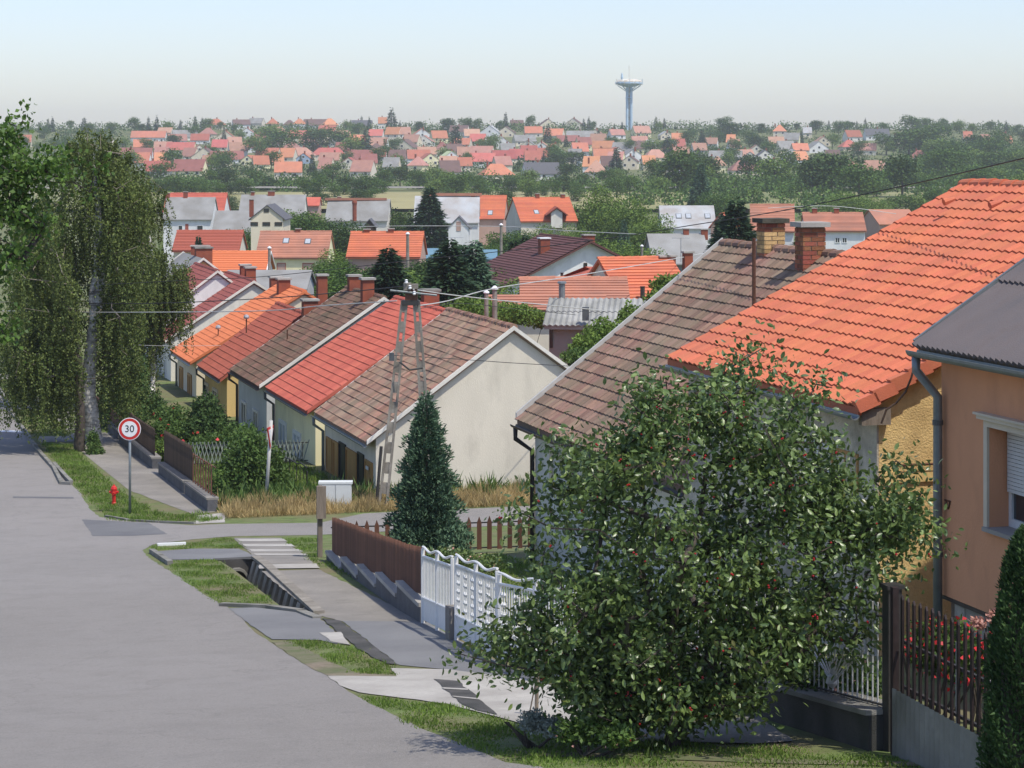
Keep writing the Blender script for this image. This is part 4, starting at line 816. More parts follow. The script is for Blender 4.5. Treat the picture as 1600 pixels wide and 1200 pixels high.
ORD = ['leftmost','second from left','third from left','fourth from left','fifth from left','sixth from left','seventh from left','eighth from left','ninth from left','tenth from left']
def uniq(recs):                                      # recs: (key text, x) -> labels that differ
    by = {}
    for i, (kx, x) in enumerate(recs): by.setdefault(kx, []).append((x, i))
    out = [None]*len(recs)
    for kx, l in by.items():
        l.sort()
        for j, (x, i) in enumerate(l):
            if len(l) == 1: out[i] = kx
            elif len(l) <= 10: out[i] = kx+', '+ORD[j]
            elif j >= len(l)-10: out[i] = kx+', '+ORD[len(l)-1-j].replace('left', 'right').replace('leftmost', 'rightmost')
            elif j < 10: out[i] = kx+', '+ORD[j]
            else: out[i] = kx+', middle ones'
    return out
FORM = {'s': 'roofed side-on', 'g': 'roofed gabled', 'h': 'hip-roofed'}
labs = uniq([('%s %s house %s %s' % (COLR[c][0], FORM[fm], band(y), lmk(x)), x) for x, y, w_, c, fm, wl in SPECS])
WALLS = {'y': 'w_yellow', 'w': 'w_white', 'b': 'w_blue', 'n': 'w_green', '5': 'w_white', '': None}
TOWNXY = []
for (x, y, wpx, c, fm, wl), lab in zip(SPECS, labs):
    yb = min(y+7+wpx*.05, 284); p = gp(x, yb if yb > 206 else 206); Y = p.y; pxm = FPX/Y
    if y < 203: Y = random.uniform(1330, 1400)
    wd = wpx*1.12*Y/FPX; zg = g((x-800)/FPX*Y, Y); dp = 7.5
    wall = WALLS[wl] or random.choice(['w_white', 'w_cream', 'w_beige', 'w_lgrey', 'w_cream', 'w_yellow'])
    rot = random.uniform(-16, 16); ze = zg+random.uniform(2.3, 3.2)
    ze = max(ze, -(y-HZ)/FPX*Y)
    if fm == 'g':
        fr = Fr(((x-800)/FPX*Y, Y, 0), math.radians(rot)); wd = max(6, min(wd, 11)); za = ze+wd*.36
        hd = house(fr, -wd/2, wd/2, 0, 10, zg-2, ze, za, lab, wall, COLR[c][1], ov=.35, ridge=False, group='houses of the far town')
        window(hd['root'], fr, 'y', 0, -.6, .6, ze-.1, ze+1.1, bar=0, fw=.12)
        for a in (-wd*.28, wd*.28): window(hd['root'], fr, 'y', 0, a-.6, a+.6, zg+.9, zg+2.1, bar=0, fw=.12)
    else:
        fr = Fr(((x-800)/FPX*Y, Y, 0), math.pi/2+math.radians(rot)); za = ze+random.uniform(2.9, 3.8)
        hd = house(fr, 0, dp, -wd/2, wd/2, zg-2, ze, za, lab, wall, COLR[c][1], ov=.35, ridge=False, hip=min(wd/2-.3, 3.2) if fm == 'h' else 0, group='houses of the far town')
        n = max(1, int(wd/3.4))
        for k in range(n):
            a = -wd/2+wd*(k+.5)/n; window(hd['root'], fr, 'x', 0, a-.6, a+.6, zg+.9, zg+2.1, bar=0, fw=.12)
    if random.random() < .6: chimney(hd['root'], fr, hd['xa']+.5, random.uniform(-1.5, 3), .6, .6, za-1.2, za+.8)
    TOWNXY.append((x, y))
# ---------------------------------------------------------------- water tower
WY = 1340; wp = P(983, 195, WY); s_ = WY/FPX
root = thing('water_tower', 'tall blue and white water tower with wide antenna platform on the skyline', 'water tower', (wp.x, wp.y, g(wp.x, wp.y)-1))
zt = P(0, 134, WY).z; zb_ = g(wp.x, wp.y)-2
for dx, dy, m in ((-1.25, -.8, 'tower_steel'), (1.25, -.8, 'tower_steel'), (0, 1.2, 'tower_white')):
    MB().lathe((wp.x+dx, wp.y+dy, 0), [(.78, zb_), (.78, zt+.5)], 12).build('column', m, root)
MB().lathe((wp.x, wp.y, 0), [(1.5, zt-7.5), (2.3, zt-7.4), (2.3, zt-7.1), (1.5, zt-7.0)], 14).build('ring_walkway', 'tower_steel', root)
for k in range(10):
    a = k*math.pi/5+.2; c, s = math.cos(a), math.sin(a)
    MB().tube([(wp.x+1.5*c, wp.y+1.5*s, zt-3.6), (wp.x+7.2*c, wp.y+7.2*s, zt+.2)], .22, 6).build('strut', 'tower_steel', root)
MB().lathe((wp.x, wp.y, 0), [(1.6, zt-.9), (5.4, zt+.1), (7.4, zt+.8), (8.1, zt+1.2), (8.1, zt+1.9), (7.6, zt+2.0)], 24).build('deck', 'tower_steel', root)
MB().lathe((wp.x, wp.y, 0), [(7.3, zt+1.2), (7.6, zt+2.4), (6.6, zt+3.3), (4.5, zt+3.9), (.5, zt+4.1)], 24).build('tank', 'tower_white', root)
for k in range(16):
    a = k*math.pi/8; c, s = math.cos(a), math.sin(a); h = 2.6 if k % 3 else 4.0
    MB().tube([(wp.x+8*c, wp.y+8*s, zt+.6), (wp.x+8.2*c, wp.y+8.2*s, zt+h)], .16, 5).build('antenna', 'tower_white' if k % 2 else 'tower_steel', root)
MB().tube([(wp.x, wp.y, zt+4.0), (wp.x, wp.y, zt+12)], .14, 6).build('mast', 'tower_white', root)
MB().lathe((wp.x-4.4, wp.y-3, 0), [(.3, zt+3), (.8, zt+5), (.5, zt+7), (.2, zt+7.6)], 8).build('antenna', 'tower_steel', root)
# ---------------------------------------------------------------- foliage helpers
def leaf_arrays(Pn, D, L, Wd, fold=.25):
    n = len(Pn); D = D/np.linalg.norm(D, axis=1, keepdims=True)
    r = rng.normal(size=(n, 3)); S = np.cross(D, r); S /= np.linalg.norm(S, axis=1, keepdims=True)+1e-9; N = np.cross(D, S)
    L = np.asarray(L).reshape(-1, 1)*np.ones((n, 1)); Wd = np.asarray(Wd).reshape(-1, 1)*np.ones((n, 1))
    a = Pn; c = Pn+D*L; m1 = Pn+D*L*.45+S*Wd/2+N*Wd*fold; m2 = Pn+D*L*.45-S*Wd/2+N*Wd*fold
    return np.stack([a, m1, c, m2], 1).reshape(-1, 3)
def quads_obj(name, V, m, parent=None, kind=None, asmesh=False):
    n = len(V)//4; me = bpy.data.meshes.new(name); me.vertices.add(len(V)); me.vertices.foreach_set('co', V.astype(np.float32).ravel())
    me.loops.add(n*4); me.loops.foreach_set('vertex_index', np.arange(n*4, dtype=np.int32)); me.polygons.add(n)
    me.polygons.foreach_set('loop_start', np.arange(0, n*4, 4, dtype=np.int32)); me.polygons.foreach_set('loop_total', np.full(n, 4, np.int32))
    me.update(calc_edges=True); me.materials.append(M[m])
    if asmesh: return me
    o = link(bpy.data.objects.new(name, me))
    if parent is not None: o.parent = parent; RM[o.name] = RM[parent.name]; o.matrix_basis = RM[parent.name].inverted() if 0 else Matrix.Identity(4)
    if kind: o['kind'] = kind
    return o
def rdir(n): v = rng.normal(size=(n, 3)); return v/np.linalg.norm(v, axis=1, keepdims=True)
def blob_pts(blobs, n, shell=.75):
    w_ = np.array([b[3]*b[4]*b[5] for b in blobs])**(2/3); cnt = np.maximum(1, (w_/w_.sum()*n).astype(int)); out = []
    for b, k in zip(blobs, cnt):
        d = rdir(k); r = rng.uniform(shell, 1.05, (k, 1))*(1+.18*np.sin(d[:, :1]*7+b[0]*3)*np.sin(d[:, 2:]*6+b[1]))
        out.append(np.array(b[:3])+d*r*np.array(b[3:6]))
    return np.concatenate(out)
def crown_mesh(kind, n, leaf, m, nb=9, seed=0):
    # unit height 1 tree, crown width about .8
    R = np.random.default_rng(seed); bl = []
    if kind == 'round':
        for i in range(nb):
            a = R.uniform(0, 6.28); r = R.uniform(.05, .27); z = R.uniform(.34, .82); s = R.uniform(.13, .22); bl.append((r*math.cos(a), r*math.sin(a), z, s, s, s*R.uniform(.7, 1)))
        bl.append((0, 0, .55, .27, .27, .34)); Pn = blob_pts(bl, n, .55)
    elif kind == 'low':
        for i in range(nb):
            a = R.uniform(0, 6.28); r = R.uniform(.1, .5); s = R.uniform(.2, .34); bl.append((r*math.cos(a), r*math.sin(a), R.uniform(.3, .68), s, s, s)); 
        Pn = blob_pts(bl, n, .5)
    D = rdir(len(Pn))+np.array([0, 0, -.25]); V = leaf_arrays(Pn, D, R.uniform(.6, 1.3, len(Pn))*leaf, R.uniform(.6, 1.1, len(Pn))*leaf*.8)
    return quads_obj('crown', V, m, asmesh=True)
def conifer_pts(n, wd=.2, seed=0, low=.04, irregular=.2, power=.9):
    R = np.random.default_rng(seed); z = low+(1-low)*(1-np.sqrt(R.uniform(0, 1, n))); zq = np.floor(z*15+R.uniform(-.15, .15, n))/15+low*.3
    a = R.uniform(0, 6.28, n); ab = np.floor(a/(6.28/11))*(6.28/11)+R.uniform(-.16, .16, n)+zq*37
    rad = wd*(1-z)**power*(1+irregular*np.sin(ab*3+zq*50)); r = rad*R.uniform(.25, 1.05, n)
    P_ = np.stack([r*np.cos(ab), r*np.sin(ab), z-r*.35], 1); D = np.stack([np.cos(ab), np.sin(ab), -.35+R.normal(0, .35, n)], 1)+R.normal(0, .35, (n, 3)); return P_, D
def conifer_mesh(n, leaf, m, wd=.2, seed=0, **k):
    P_, D = conifer_pts(n, wd, seed, **k); R = np.random.default_rng(seed+5); return quads_obj('crown', leaf_arrays(P_, D, R.uniform(.6, 1.3, n)*leaf, leaf*.38), m, asmesh=True)
def trunk_mesh(r, h, m='bark'):
    mb = MB().tube([(0, 0, -.03), (0, 0, h*.5), (.01, 0, h)], [r, r*.75, r*.35], 7); return mesh('trunk', mb.v, mb.f, m)
def join_tr(cr, r=.022, h=.6):                       # distant tree: crown and trunk in one mesh, two materials
    t = MB().tube([(0, 0, -.05), (0, 0, h)], [r, r*.5], 5); nv = len(cr.vertices); co_ = np.empty(nv*3, np.float32); cr.vertices.foreach_get('co', co_)
    me = bpy.data.meshes.new('distant_tree'); n = nv//4
    V = np.concatenate([co_.reshape(-1, 3), np.array([tuple(v) for v in t.v])]); F = [tuple(range(i*4, i*4+4)) for i in range(n)]+[tuple(i+nv for i in f) for f in t.f]
    me.from_pydata(V.tolist(), [], F); me.materials.append(cr.materials[0]); me.materials.append(M['bark'])
    me.polygons.foreach_set('material_index', [0]*n+[1]*len(t.f)); me.update(); return me
FAR = {'round': [join_tr(crown_mesh('round', 1300, .055, m_, seed=i)) for i, m_ in enumerate(['lf_far', 'lf_far2', 'lf_far', 'lf_dark'])],
       'low': [join_tr(crown_mesh('low', 1500, .10, m_, seed=20+i), .03, .4) for i, m_ in enumerate(['lf_far', 'lf_far2'])],
       'con': [join_tr(conifer_mesh(900, .075, m_, wd=.2, seed=30+i), .02, .9) for i, m_ in enumerate(['lf_con', 'lf_con', 'lf_dark'])]}
def put(me, name, X, Y, h, wdf, label, cat, group, z=None, rot=None):
    o = link(bpy.data.objects.new(name, me)); zz = g(X, Y)-.3 if z is None else z
    o.location = (X, Y, zz); o.scale = (h*wdf, h*wdf, h); o.rotation_euler = (0, 0, random.uniform(0, 6.28) if rot is None else rot); tag(o, label, cat, group); return o
# far and middle distance trees: (photo x, top y, depth or None->ground at base y, width factor, kind, variant)
TREES = []
def far_tree(x, ytop, Y, wf, kind, var): TREES.append((x, ytop, Y, wf, kind, var))
for x, yt in [(612,168),(565,180),(577,182),(790,175),(1025,181),(1038,183),(960,192),(972,190),(995,189),(1005,191),(920,182),(912,184),(245,180),(232,181),(282,186),(305,180),(316,182),(625,188),(735,182),(480,186),(1130,188),(1145,190),(1352,184),(1339,188),(1295,187),(1268,188),(1560,190),(1572,188),(62,190),(75,184),(82,182),(548,186),(880,190)]:
    far_tree(x, yt, random.uniform(1300, 1380), 1.0 if yt > 172 else 1.5, 'con', random.randint(0, 2))
for x, yt, wf in [(655,186,1.1),(700,180,1.4),(727,181,1.4),(745,183,1.1),(540,184,1),(828,178,.9),(1110,192,1.3),(1080,198,1.3),(1165,192,1.3),(1190,190,1.3),(1225,193,1.3),(1245,190,1.2),(1275,184,1.3),(1310,186,1.2),(1330,188,1.2),(1380,190,1.2),(1425,178,1.7),(1445,181,1.6),(1470,189,1.4),(1495,193,1.3),(1520,190,1.3),(1548,187,1.3),(1590,193,1.3),(430,190,1),(365,192,1),(262,184,1),(222,190,1),(20,190,1.3),(45,195,1.2),(110,186,1.2),(140,190,1.2),(175,188,1.2),(1055,196,1.1),(868,196,1),(345,188,1)]:
    far_tree(x, yt, random.uniform(1260, 1340), wf, 'round', random.randint(0, 3))
for x, yt, Y, wf, kd, v in [(270,206,1100,1.3,'round',3),(300,196,1200,1.2,'round',0),(330,226,1000,1.6,'round',0),(350,200,1150,1,'con',0),(400,205,1050,1.6,'round',1),(425,188,1150,1.8,'round',1),(440,198,1000,1.8,'round',0),(470,240,850,1,'con',0),(488,238,800,1,'con',1),(490,196,1050,1.5,'round',3),(530,196,1050,1.6,'round',0),(555,205,1000,1.5,'round',1),(572,195,1000,1.3,'con',0),(592,226,930,1.4,'round',0),(602,214,1000,1.1,'con',2),(540,235,900,1.3,'round',0),(618,236,900,1.4,'round',1),(712,193,1060,1.5,'con',1),(692,225,950,1.5,'round',1),(730,236,900,1.2,'round',0),(640,268,760,1.5,'round',0),(560,190,1250,1.5,'round',0),(865,222,950,1.3,'round',0),(850,236,900,1.2,'con',0),(963,232,900,1.5,'con',1),(895,232,900,2.0,'round',3),(875,236,880,1.7,'round',0),(858,236,850,1.2,'con',2),(935,200,1150,1.2,'con',0),(1020,212,1050,1.8,'round',1),(1045,214,1050,1.6,'round',0),(1098,208,1100,1.8,'con',1),(1090,228,900,1.5,'con',2),(1075,200,1150,1.5,'round',0),(1130,196,1200,1.6,'con',2),(1140,186,1220,1.8,'round',3),(1180,206,1080,1.5,'round',3),(1120,225,980,1.3,'round',0),(1150,215,1050,1.4,'round',0),(1200,218,1000,1.6,'round',0),(1270,235,560,1.1,'round',3),(1262,262,600,1.4,'round',3),(1300,252,640,1.4,'round',0),(1410,230,560,1.25,'round',3),(1390,255,640,1.3,'round',0),(1420,195,1000,2.0,'round',3),(1440,192,980,1.9,'round',0),(1385,205,1050,1.5,'round',0),(1465,208,950,1.9,'round',1),(1490,215,900,1.9,'round',0),(1520,225,850,2,'round',1),(1480,222,820,2.0,'round',3),(1550,232,800,2,'round',0),(1590,228,800,1.9,'round',1),(1600,250,700,1.9,'round',0),(1555,258,700,1.9,'round',1),(1505,255,720,1.9,'round',0),(1465,262,700,1.8,'round',1),(1445,272,600,1.6,'round',0),(1370,278,560,1.7,'round',1),(1340,295,430,1.5,'round',1),(1310,300,450,1.6,'round',1),(1370,302,440,1.5,'round',1),(1400,300,480,1.5,'round',0),(1430,297,480,1.5,'round',1),(1460,292,500,1.6,'round',0),(1240,282,560,1.6,'round',1),(1210,275,620,1.6,'round',0),(1180,290,560,1.6,'round',1),(1150,278,620,1.7,'round',0),(1120,285,600,1.6,'round',1),(1075,278,650,1.6,'round',0),(1050,290,600,1.6,'round',1),(1020,274,640,1.7,'round',0),(985,268,650,1.7,'round',1),(1095,254,430,1.35,'con',1),
    (355,256,640,1.3,'round',3),(330,262,650,1.4,'round',0),(250,250,700,1.5,'round',0),(225,262,700,1.4,'round',1),(280,275,620,1.4,'round',1),(305,280,600,1.5,'round',1),(400,262,650,1.3,'round',0),(420,272,640,1.3,'round',3),(540,270,600,1.5,'round',3),(575,278,560,1.4,'round',3),(500,262,660,1.5,'round',0),(520,250,700,1.4,'round',0),(600,262,660,1.5,'round',0),(625,255,680,1.6,'round',3),(655,262,650,1.5,'round',0),(680,255,680,1.5,'round',1),(700,262,650,1.6,'round',1),(725,268,640,1.5,'round',0),(750,272,640,1.4,'round',0),(775,276,630,1.4,'round',3),(800,272,640,1.5,'round',0),(825,258,660,1.6,'round',1),(815,285,620,1.4,'round',1),(850,290,610,1.4,'round',1),(890,285,600,1.4,'round',1),(910,270,660,1.5,'round',0),(945,262,680,1.6,'round',0),(965,258,700,1.6,'round',1),(885,250,730,1.6,'round',3),(910,300,560,1.3,'round',1),(795,305,480,1.3,'round',1),
    (480,318,300,1.4,'round',0),(455,322,320,1.3,'round',1),(500,345,290,1.5,'round',0),(525,338,270,1.5,'round',3),(622,318,330,1.5,'round',3),(640,328,330,1.3,'round',1),(545,385,200,1.6,'round',1),(525,398,190,1.5,'round',0),(790,352,270,1.5,'round',0),(765,372,240,1.3,'round',0),(858,346,280,1.2,'round',1),(950,283,300,1.05,'round',1),(985,300,290,1.1,'round',1),(925,305,310,1.1,'round',0),(905,345,290,1.2,'round',1),(1010,330,280,1.2,'round',1),(890,362,270,1.3,'round',1),(940,370,210,1.3,'round',1),(1000,370,190,1.3,'round',1),(820,350,300,1.3,'round',0),(1120,290,420,1.4,'round',0),(365,392,200,1.2,'con',2),(310,368,190,1.1,'con',2),(375,348,290,1.3,'round',0),
    (671,291,305,1.95,'con',0),(703,372,112,2.1,'con',0),(742,374,116,1.7,'con',1),(724,380,119,1.8,'con',2),(685,392,114,1.8,'con',2),(607,385,118,2.2,'con',2),(580,405,140,1.7,'round',3),(560,418,135,1.7,'round',0),(640,405,145,1.6,'round',3),(975,342,240,1.0,'con',1),(822,366,150,1.6,'con',0),(803,374,147,1.7,'con',2),(1150,310,150,1.9,'con',2),(1132,330,155,1.7,'con',2),(1250,372,110,1.8,'con',2),(780,402,150,1.4,'round',0),(690,420,140,1.6,'round',0),(660,438,120,1.6,'round',3),(760,430,125,1.6,'round',1),(735,436,118,1.6,'round',3),(520,402,150,1.6,'round',0),(545,412,145,1.6,'round',3),(585,412,138,1.6,'round',0),(628,410,138,1.6,'round',1),(655,418,130,1.6,'round',0),(748,404,150,1.6,'round',3),(772,408,140,1.6,'round',0),(795,404,145,1.5,'round',1),(665,395,170,1.5,'round',3),(500,420,150,1.5,'round',1),(640,385,200,1.3,'round',1),(340,298,470,1.6,'round',3),(300,300,480,1.5,'round',0),(270,295,500,1.6,'round',1),(560,290,530,1.6,'round',3),(500,296,520,1.6,'round',3),(575,292,540,1.6,'round',0),(700,290,560,1.6,'round',0),(730,292,540,1.6,'round',1),(760,290,560,1.5,'round',0),(790,292,520,1.5,'round',3),(830,288,560,1.6,'round',0),(870,296,500,1.6,'round',1),(900,292,540,1.5,'round',0),(900,372,230,1.2,'round',1),(1035,300,560,1.4,'round',0)]:
    far_tree(x, yt, Y, wf, kd, v)
_r = random.Random(11)
for x in list(range(235, 400, 21))+list(range(478, 600, 20))+list(range(668, 760, 19))+list(range(805, 1040, 20)):
    TREES.append((x+_r.uniform(-6, 6), _r.uniform(268, 287), _r.uniform(560, 598), _r.uniform(1.1, 1.6), 'round', _r.choice((0, 0, 1, 3))))
# scatter between the houses of the hillside
xs = [(random.uniform(-20, 1640), random.uniform(200, 276)) for _ in range(120)]
for x, yb in xs:
    if x < 190: pass
    near = [1 for (hx, hy) in TOWNXY if abs(hx-x) < 13 and 0 < yb-hy+2 < 9]
    if near: continue
    p = gp(x, max(yb, 206)); Y = p.y; h = random.uniform(6.5, 10.5); kd = 'con' if random.random() < .2 else 'round'
    TREES.append((x, HZ-(g(p.x, Y)+h)/Y*FPX, Y, random.uniform(1, 1.5), kd, random.randint(0, 2)))
for i in range(34):                                  # wooded slope on the right
    x = random.uniform(1000, 1640); Y = random.uniform(450, 1150); 
    if x < 1400 and Y > 720: continue
    h = random.uniform(8, 14); TREES.append((x, HZ-(g((x-800)/FPX*Y, Y)+h)/Y*FPX, Y, random.uniform(1.1, 1.7), 'round', random.randint(0, 3)))
DESC = {('round', 0): 'leafy green tree', ('round', 1): 'light green leafy tree', ('round', 2): 'broad green tree', ('round', 3): 'dark rounded tree', ('con', 0): 'pointed dark conifer', ('con', 1): 'dense pointed conifer', ('con', 2): 'loose conifer'}
def tband(x, yt, Y):
    if Y > 1230: return 'on the skyline'
    if Y > 930: return 'high on the hill'
    if Y > 720: return 'low on the hill'
    if Y > 470: return 'in the tree belt'
    if Y > 230: return 'among the valley houses'
    return 'behind the street'
tl_ = uniq([('%s %s %s' % (DESC[k, v], tband(x, yt, Y), lmk(x)), x) for x, yt, Y, wf, k, v in TREES])
shared = {}
for l in tl_: shared[l] = shared.get(l, 0)+1
MID = {}
def mid_mesh(k, v):
    if (k, v) not in MID:
        m_ = {'round': ['lf_far', 'lf_far2', 'lf_far', 'lf_dark'], 'con': ['lf_con', 'lf_blue', 'lf_con']}[k][v]
        MID[k, v] = (crown_mesh('round', 10000, .026, m_, nb=16, seed=50+v), trunk_mesh(.022, .7)) if k == 'round' else (conifer_mesh(17000, .034, m_, wd=.2, seed=60+v), trunk_mesh(.015, .96))
    return MID[k, v]
for (x, yt, Y, wf, k, v), lab in zip(TREES, tl_):
    X = (x-800)/FPX*Y; zg = g(X, Y); h = max(2.5, -(yt-HZ)/FPX*Y-zg+.3); nm = 'conifer_tree' if k == 'con' else 'leafy_tree'; gr = 'trees of the valley and far hillside'
    if Y > 470: put(FAR[k][v], nm, X, Y, h, wf, lab, 'tree', gr)
    else:
        c, t = mid_mesh(k, v); r = thing(nm, lab, 'tree', (X, Y, zg-.3), random.uniform(0, 6.28), gr); r.scale = (h*wf, h*wf, h)
        for me, n_ in ((c, 'crown'), (t, 'trunk')): o = link(bpy.data.objects.new(n_, me)); o.parent = r
# undergrowth masses
def mass(name, label, m, spec, leaf, n):
    Pn = blob_pts(spec, n, .35); zg = np.array([g(a, b_) for a, b_ in Pn[:, :2]]); Pn[:, 2] = np.maximum(Pn[:, 2], zg)
    V = leaf_arrays(Pn, rdir(len(Pn)), rng.uniform(.6, 1.3, len(Pn))*leaf, leaf*.7); o = quads_obj(name, V, m, kind='stuff'); tag(o, label, 'undergrowth'); return o
sp = []
for i in range(150):
    x = random.uniform(190, 1640); Y = random.uniform(602, 700) if x > 440 or x < 390 else 640; X = (x-800)/FPX*Y; r = random.uniform(2.5, 5)
    if 560 < x < 680 and Y < 650: continue
    sp.append((X, Y, g(X, Y)+1, r*1.6, r, r*.7))
mass('undergrowth', 'belt of mixed bushes along the valley road below the far town', 'lf_far', sp, .8, 26000)
sp = []
for i in range(520):
    x = random.uniform(0, 1640); p = gp(x, random.uniform(205, 284)); r = random.uniform(2.4, 4.4); sp.append((p.x, p.y, p.z+.6, r*2, r, r*.7))
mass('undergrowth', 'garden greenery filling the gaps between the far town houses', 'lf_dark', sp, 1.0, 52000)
sp = []
for i in range(120):
    x = -40+i*14.2; Y = random.uniform(1290, 1400); r = random.uniform(3, 5); X = (x-800)/FPX*Y; sp.append((X, Y, g(X, Y)+1.5, r*1.9, r, r*random.uniform(.6, 1.1)))
mass('undergrowth', 'line of distant treetops along the skyline behind the last roofs', 'lf_far', sp, 1.1, 20000)
sp = []
for i in range(130):
    Y = random.uniform(150, 420); x = random.uniform(240, 1450); X = (x-800)/FPX*Y; r = random.uniform(.8, 1.9); sp.append((X, Y, g(X, Y)+.5, r*1.7, r*1.2, r*.8))
mass('undergrowth', 'garden shrubs spread between the valley houses', 'lf_far2', sp, .35, 34000)
sp = []
for i in range(260):
    x = random.uniform(1000, 1660); Y = random.uniform(480, 1150); 
    if x < 1400 and Y > 700: continue
    X = (x-800)/FPX*Y; r = random.uniform(2.5, 5); sp.append((X, Y, g(X, Y)+1.5, r*1.5, r*1.3, r*.9))
mass('wood', 'dense far-off wood covering the right hillside', 'lf_far', sp, .9, 40000)
# ---------------------------------------------------------------- near trees
def nq(name, V, m, root, kind=None):
    Mi = np.array(RM[root.name].inverted()); V2 = V @ Mi[:3, :3].T+Mi[:3, 3]
    o = quads_obj(name, V2, m, kind=kind); o.parent = root; RM[o.name] = RM[root.name]; return o
def skeleton(trunk, targets, step=.25, r_tip=.006, power=.42, rmax=.1):
    nodes = [np.array(p, float) for p in trunk]; par = list(range(-1, len(trunk)-1)); tips = []
    targets = sorted(targets, key=lambda p: np.linalg.norm(np.array(p)-nodes[0]))
    for p in targets:
        A_ = np.array(nodes); dd = np.linalg.norm(A_-p, axis=1)+.35*np.abs(A_[:, 2]-p[2]-.0)*(A_[:, 2] > p[2]); i = int(dd.argmin()); q = nodes[i]; L = np.linalg.norm(p-q); n = max(1, int(L/step)); prev = i
        bend = rng.normal(size=3)*.10*L
        for k in range(1, n+1):
            f = k/n; nodes.append(q+(p-q)*f+bend*math.sin(math.pi*f)+np.array([0, 0, .08*L*math.sin(math.pi*f)])); par.append(prev); prev = len(nodes)-1
        tips.append(prev)
    w_ = [0]*len(nodes)
    for t in tips:
        while t >= 0: w_[t] += 1; t = par[t]
    return nodes, par, [min(rmax, r_tip*max(1, c)**power) for c in w_], tips
def limbs(nodes, par, rad, minr=0, n=5):
    mb = MB()
    for i, p in enumerate(par):
        if p < 0 or rad[i] < minr: continue
        a, b_ = Vector(nodes[p]), Vector(nodes[i])
        if (b_-a).length < 1e-4: continue
        mb.tube([a, b_], [min(rad[p], rad[i]*1.35), rad[i]], n if rad[i] > .012 else 4, cap=False)
    return mb
def ellips(c, r, n, shell=.35): 
    d = rdir(n); return np.array(c)+d*(rng.uniform(shell, 1, (n, 1)))*np.array(r)
# cherry tree on the verge
cb = gp(1050, 1167); CY = cb.y+.1
root = thing('cherry_tree', 'big cherry tree with glossy leaves and small red fruit before the orange roofed house', 'tree', cb, .0)
tg = []
for (x, y, rx, ry, n) in [(1060,790,215,200,92),(900,900,140,150,45),(1235,870,185,180,85),(1080,1000,280,115,95),(835,1000,80,55,22),(1390,830,75,95,30),(1165,640,75,75,16),(1030,650,100,60,18),(1240,690,75,70,14),(930,730,90,75,24),(1330,780,85,60,20),(1180,1000,110,50,20),(950,1080,110,45,20),(1010,1100,80,40,10),(1000,1075,130,45,24),(1110,1060,90,45,16),(900,1065,70,35,14),(1080,1105,40,25,5)]:
    p = P(x, y, CY); tg.append(ellips(p, (rx/FPX*CY, 1.25 if rx > 120 else .7, ry/FPX*CY), n))
tg = np.concatenate(tg)
for (x, y) in [(1190,545),(1165,560),(1275,600),(1300,606),(1215,590),(1140,575),(1040,590),(1125,610),(760,985),(745,1010),(720,1022),(1420,735),(1440,770),(1465,850),(1370,960),(1330,1000),(860,760),(850,790),(1400,720)]: tg = np.vstack([tg, np.array(P(x, y, CY+random.uniform(-.6, .4)))])
tz = cb.z; trunk = [(cb.x, cb.y, tz-.2), (cb.x+.02, cb.y, tz+.35), (cb.x-.05, cb.y+.05, tz+.75), (cb.x+.0, cb.y, tz+1.15), (cb.x+.12, cb.y+.05, tz+1.7), (cb.x+.28, cb.y, tz+2.3), (cb.x+.34, cb.y, tz+2.75)]
nodes, par, rad, tips = skeleton(trunk, list(tg), rmax=.11)
limbs(nodes, par, rad, n=7).build('trunk', 'bark', root)
Pn, D = [], []
for t in tips:
    q, b_ = nodes[t], nodes[par[t]] if par[t] >= 0 else nodes[t]; ax = (q-b_); ax = ax/(np.linalg.norm(ax)+1e-6); k = random.randint(60, 78)
    for j in range(k):
        f = random.random()**.7*1.2; sp_ = rng.normal(size=3)*.13; Pn.append(b_+(q-b_)*f+sp_*(.6+.4*f)+rng.normal(size=3)*.035); D.append(ax*.5+rng.normal(size=3)*.75+np.array([0, 0, -.5]))
for i in range(len(nodes)):
    if rad[i] < .016 and random.random() < .55:
        for j in range(9): Pn.append(nodes[i]+rng.normal(size=3)*.06); D.append(rng.normal(size=3)+np.array([0, 0, -.4]))
Pn = np.array(Pn); D = np.array(D); od = np.argsort(np.linalg.norm(Pn, axis=1)); Pn, D = Pn[od], D[od]
D = D/np.linalg.norm(D, axis=1, keepdims=True); LL = rng.uniform(.05, .10, len(Pn))
# the 300 nearest leaves are their own objects
lv = [(0,0,0),(.22,.35,.05),(.2,.7,.03),(0,1,-.06),(-.2,.7,.03),(-.22,.35,.05),(0,.35,0),(0,.7,0)]; lf_ = [(0,1,6),(0,6,5),(1,2,7,6),(6,7,4,5),(2,3,7),(7,3,4)]
leafme = mesh('leaf', lv, lf_, 'lf_cherry')
for i in range(300):
    d = Vector(D[i]); s = d.cross(Vector(rng.normal(size=3))).normalized(); inst('leaf', leafme, root, axes(s, d, s.cross(d), Vector(Pn[i])) @ Matrix.Diagonal((LL[i], LL[i], LL[i], 1)))
LV = np.array(lv); Rn = rng.normal(size=D.shape); S_ = np.cross(D, Rn); S_ /= np.linalg.norm(S_, axis=1, keepdims=True); N_ = np.cross(S_, D)
sel = slice(300, None); VV = (Pn[sel, None, :]+LL[sel, None, None]*(LV[None, :, :1]*S_[sel, None, :]+LV[None, :, 1:2]*D[sel, None, :]+LV[None, :, 2:]*N_[sel, None, :])).reshape(-1, 3)
Mi = np.array(RM[root.name].inverted()); VV = VV+Mi[:3, 3]
nL = len(Pn)-300; FF = [tuple(k*8+i for i in f) for k in range(nL) for f in lf_]
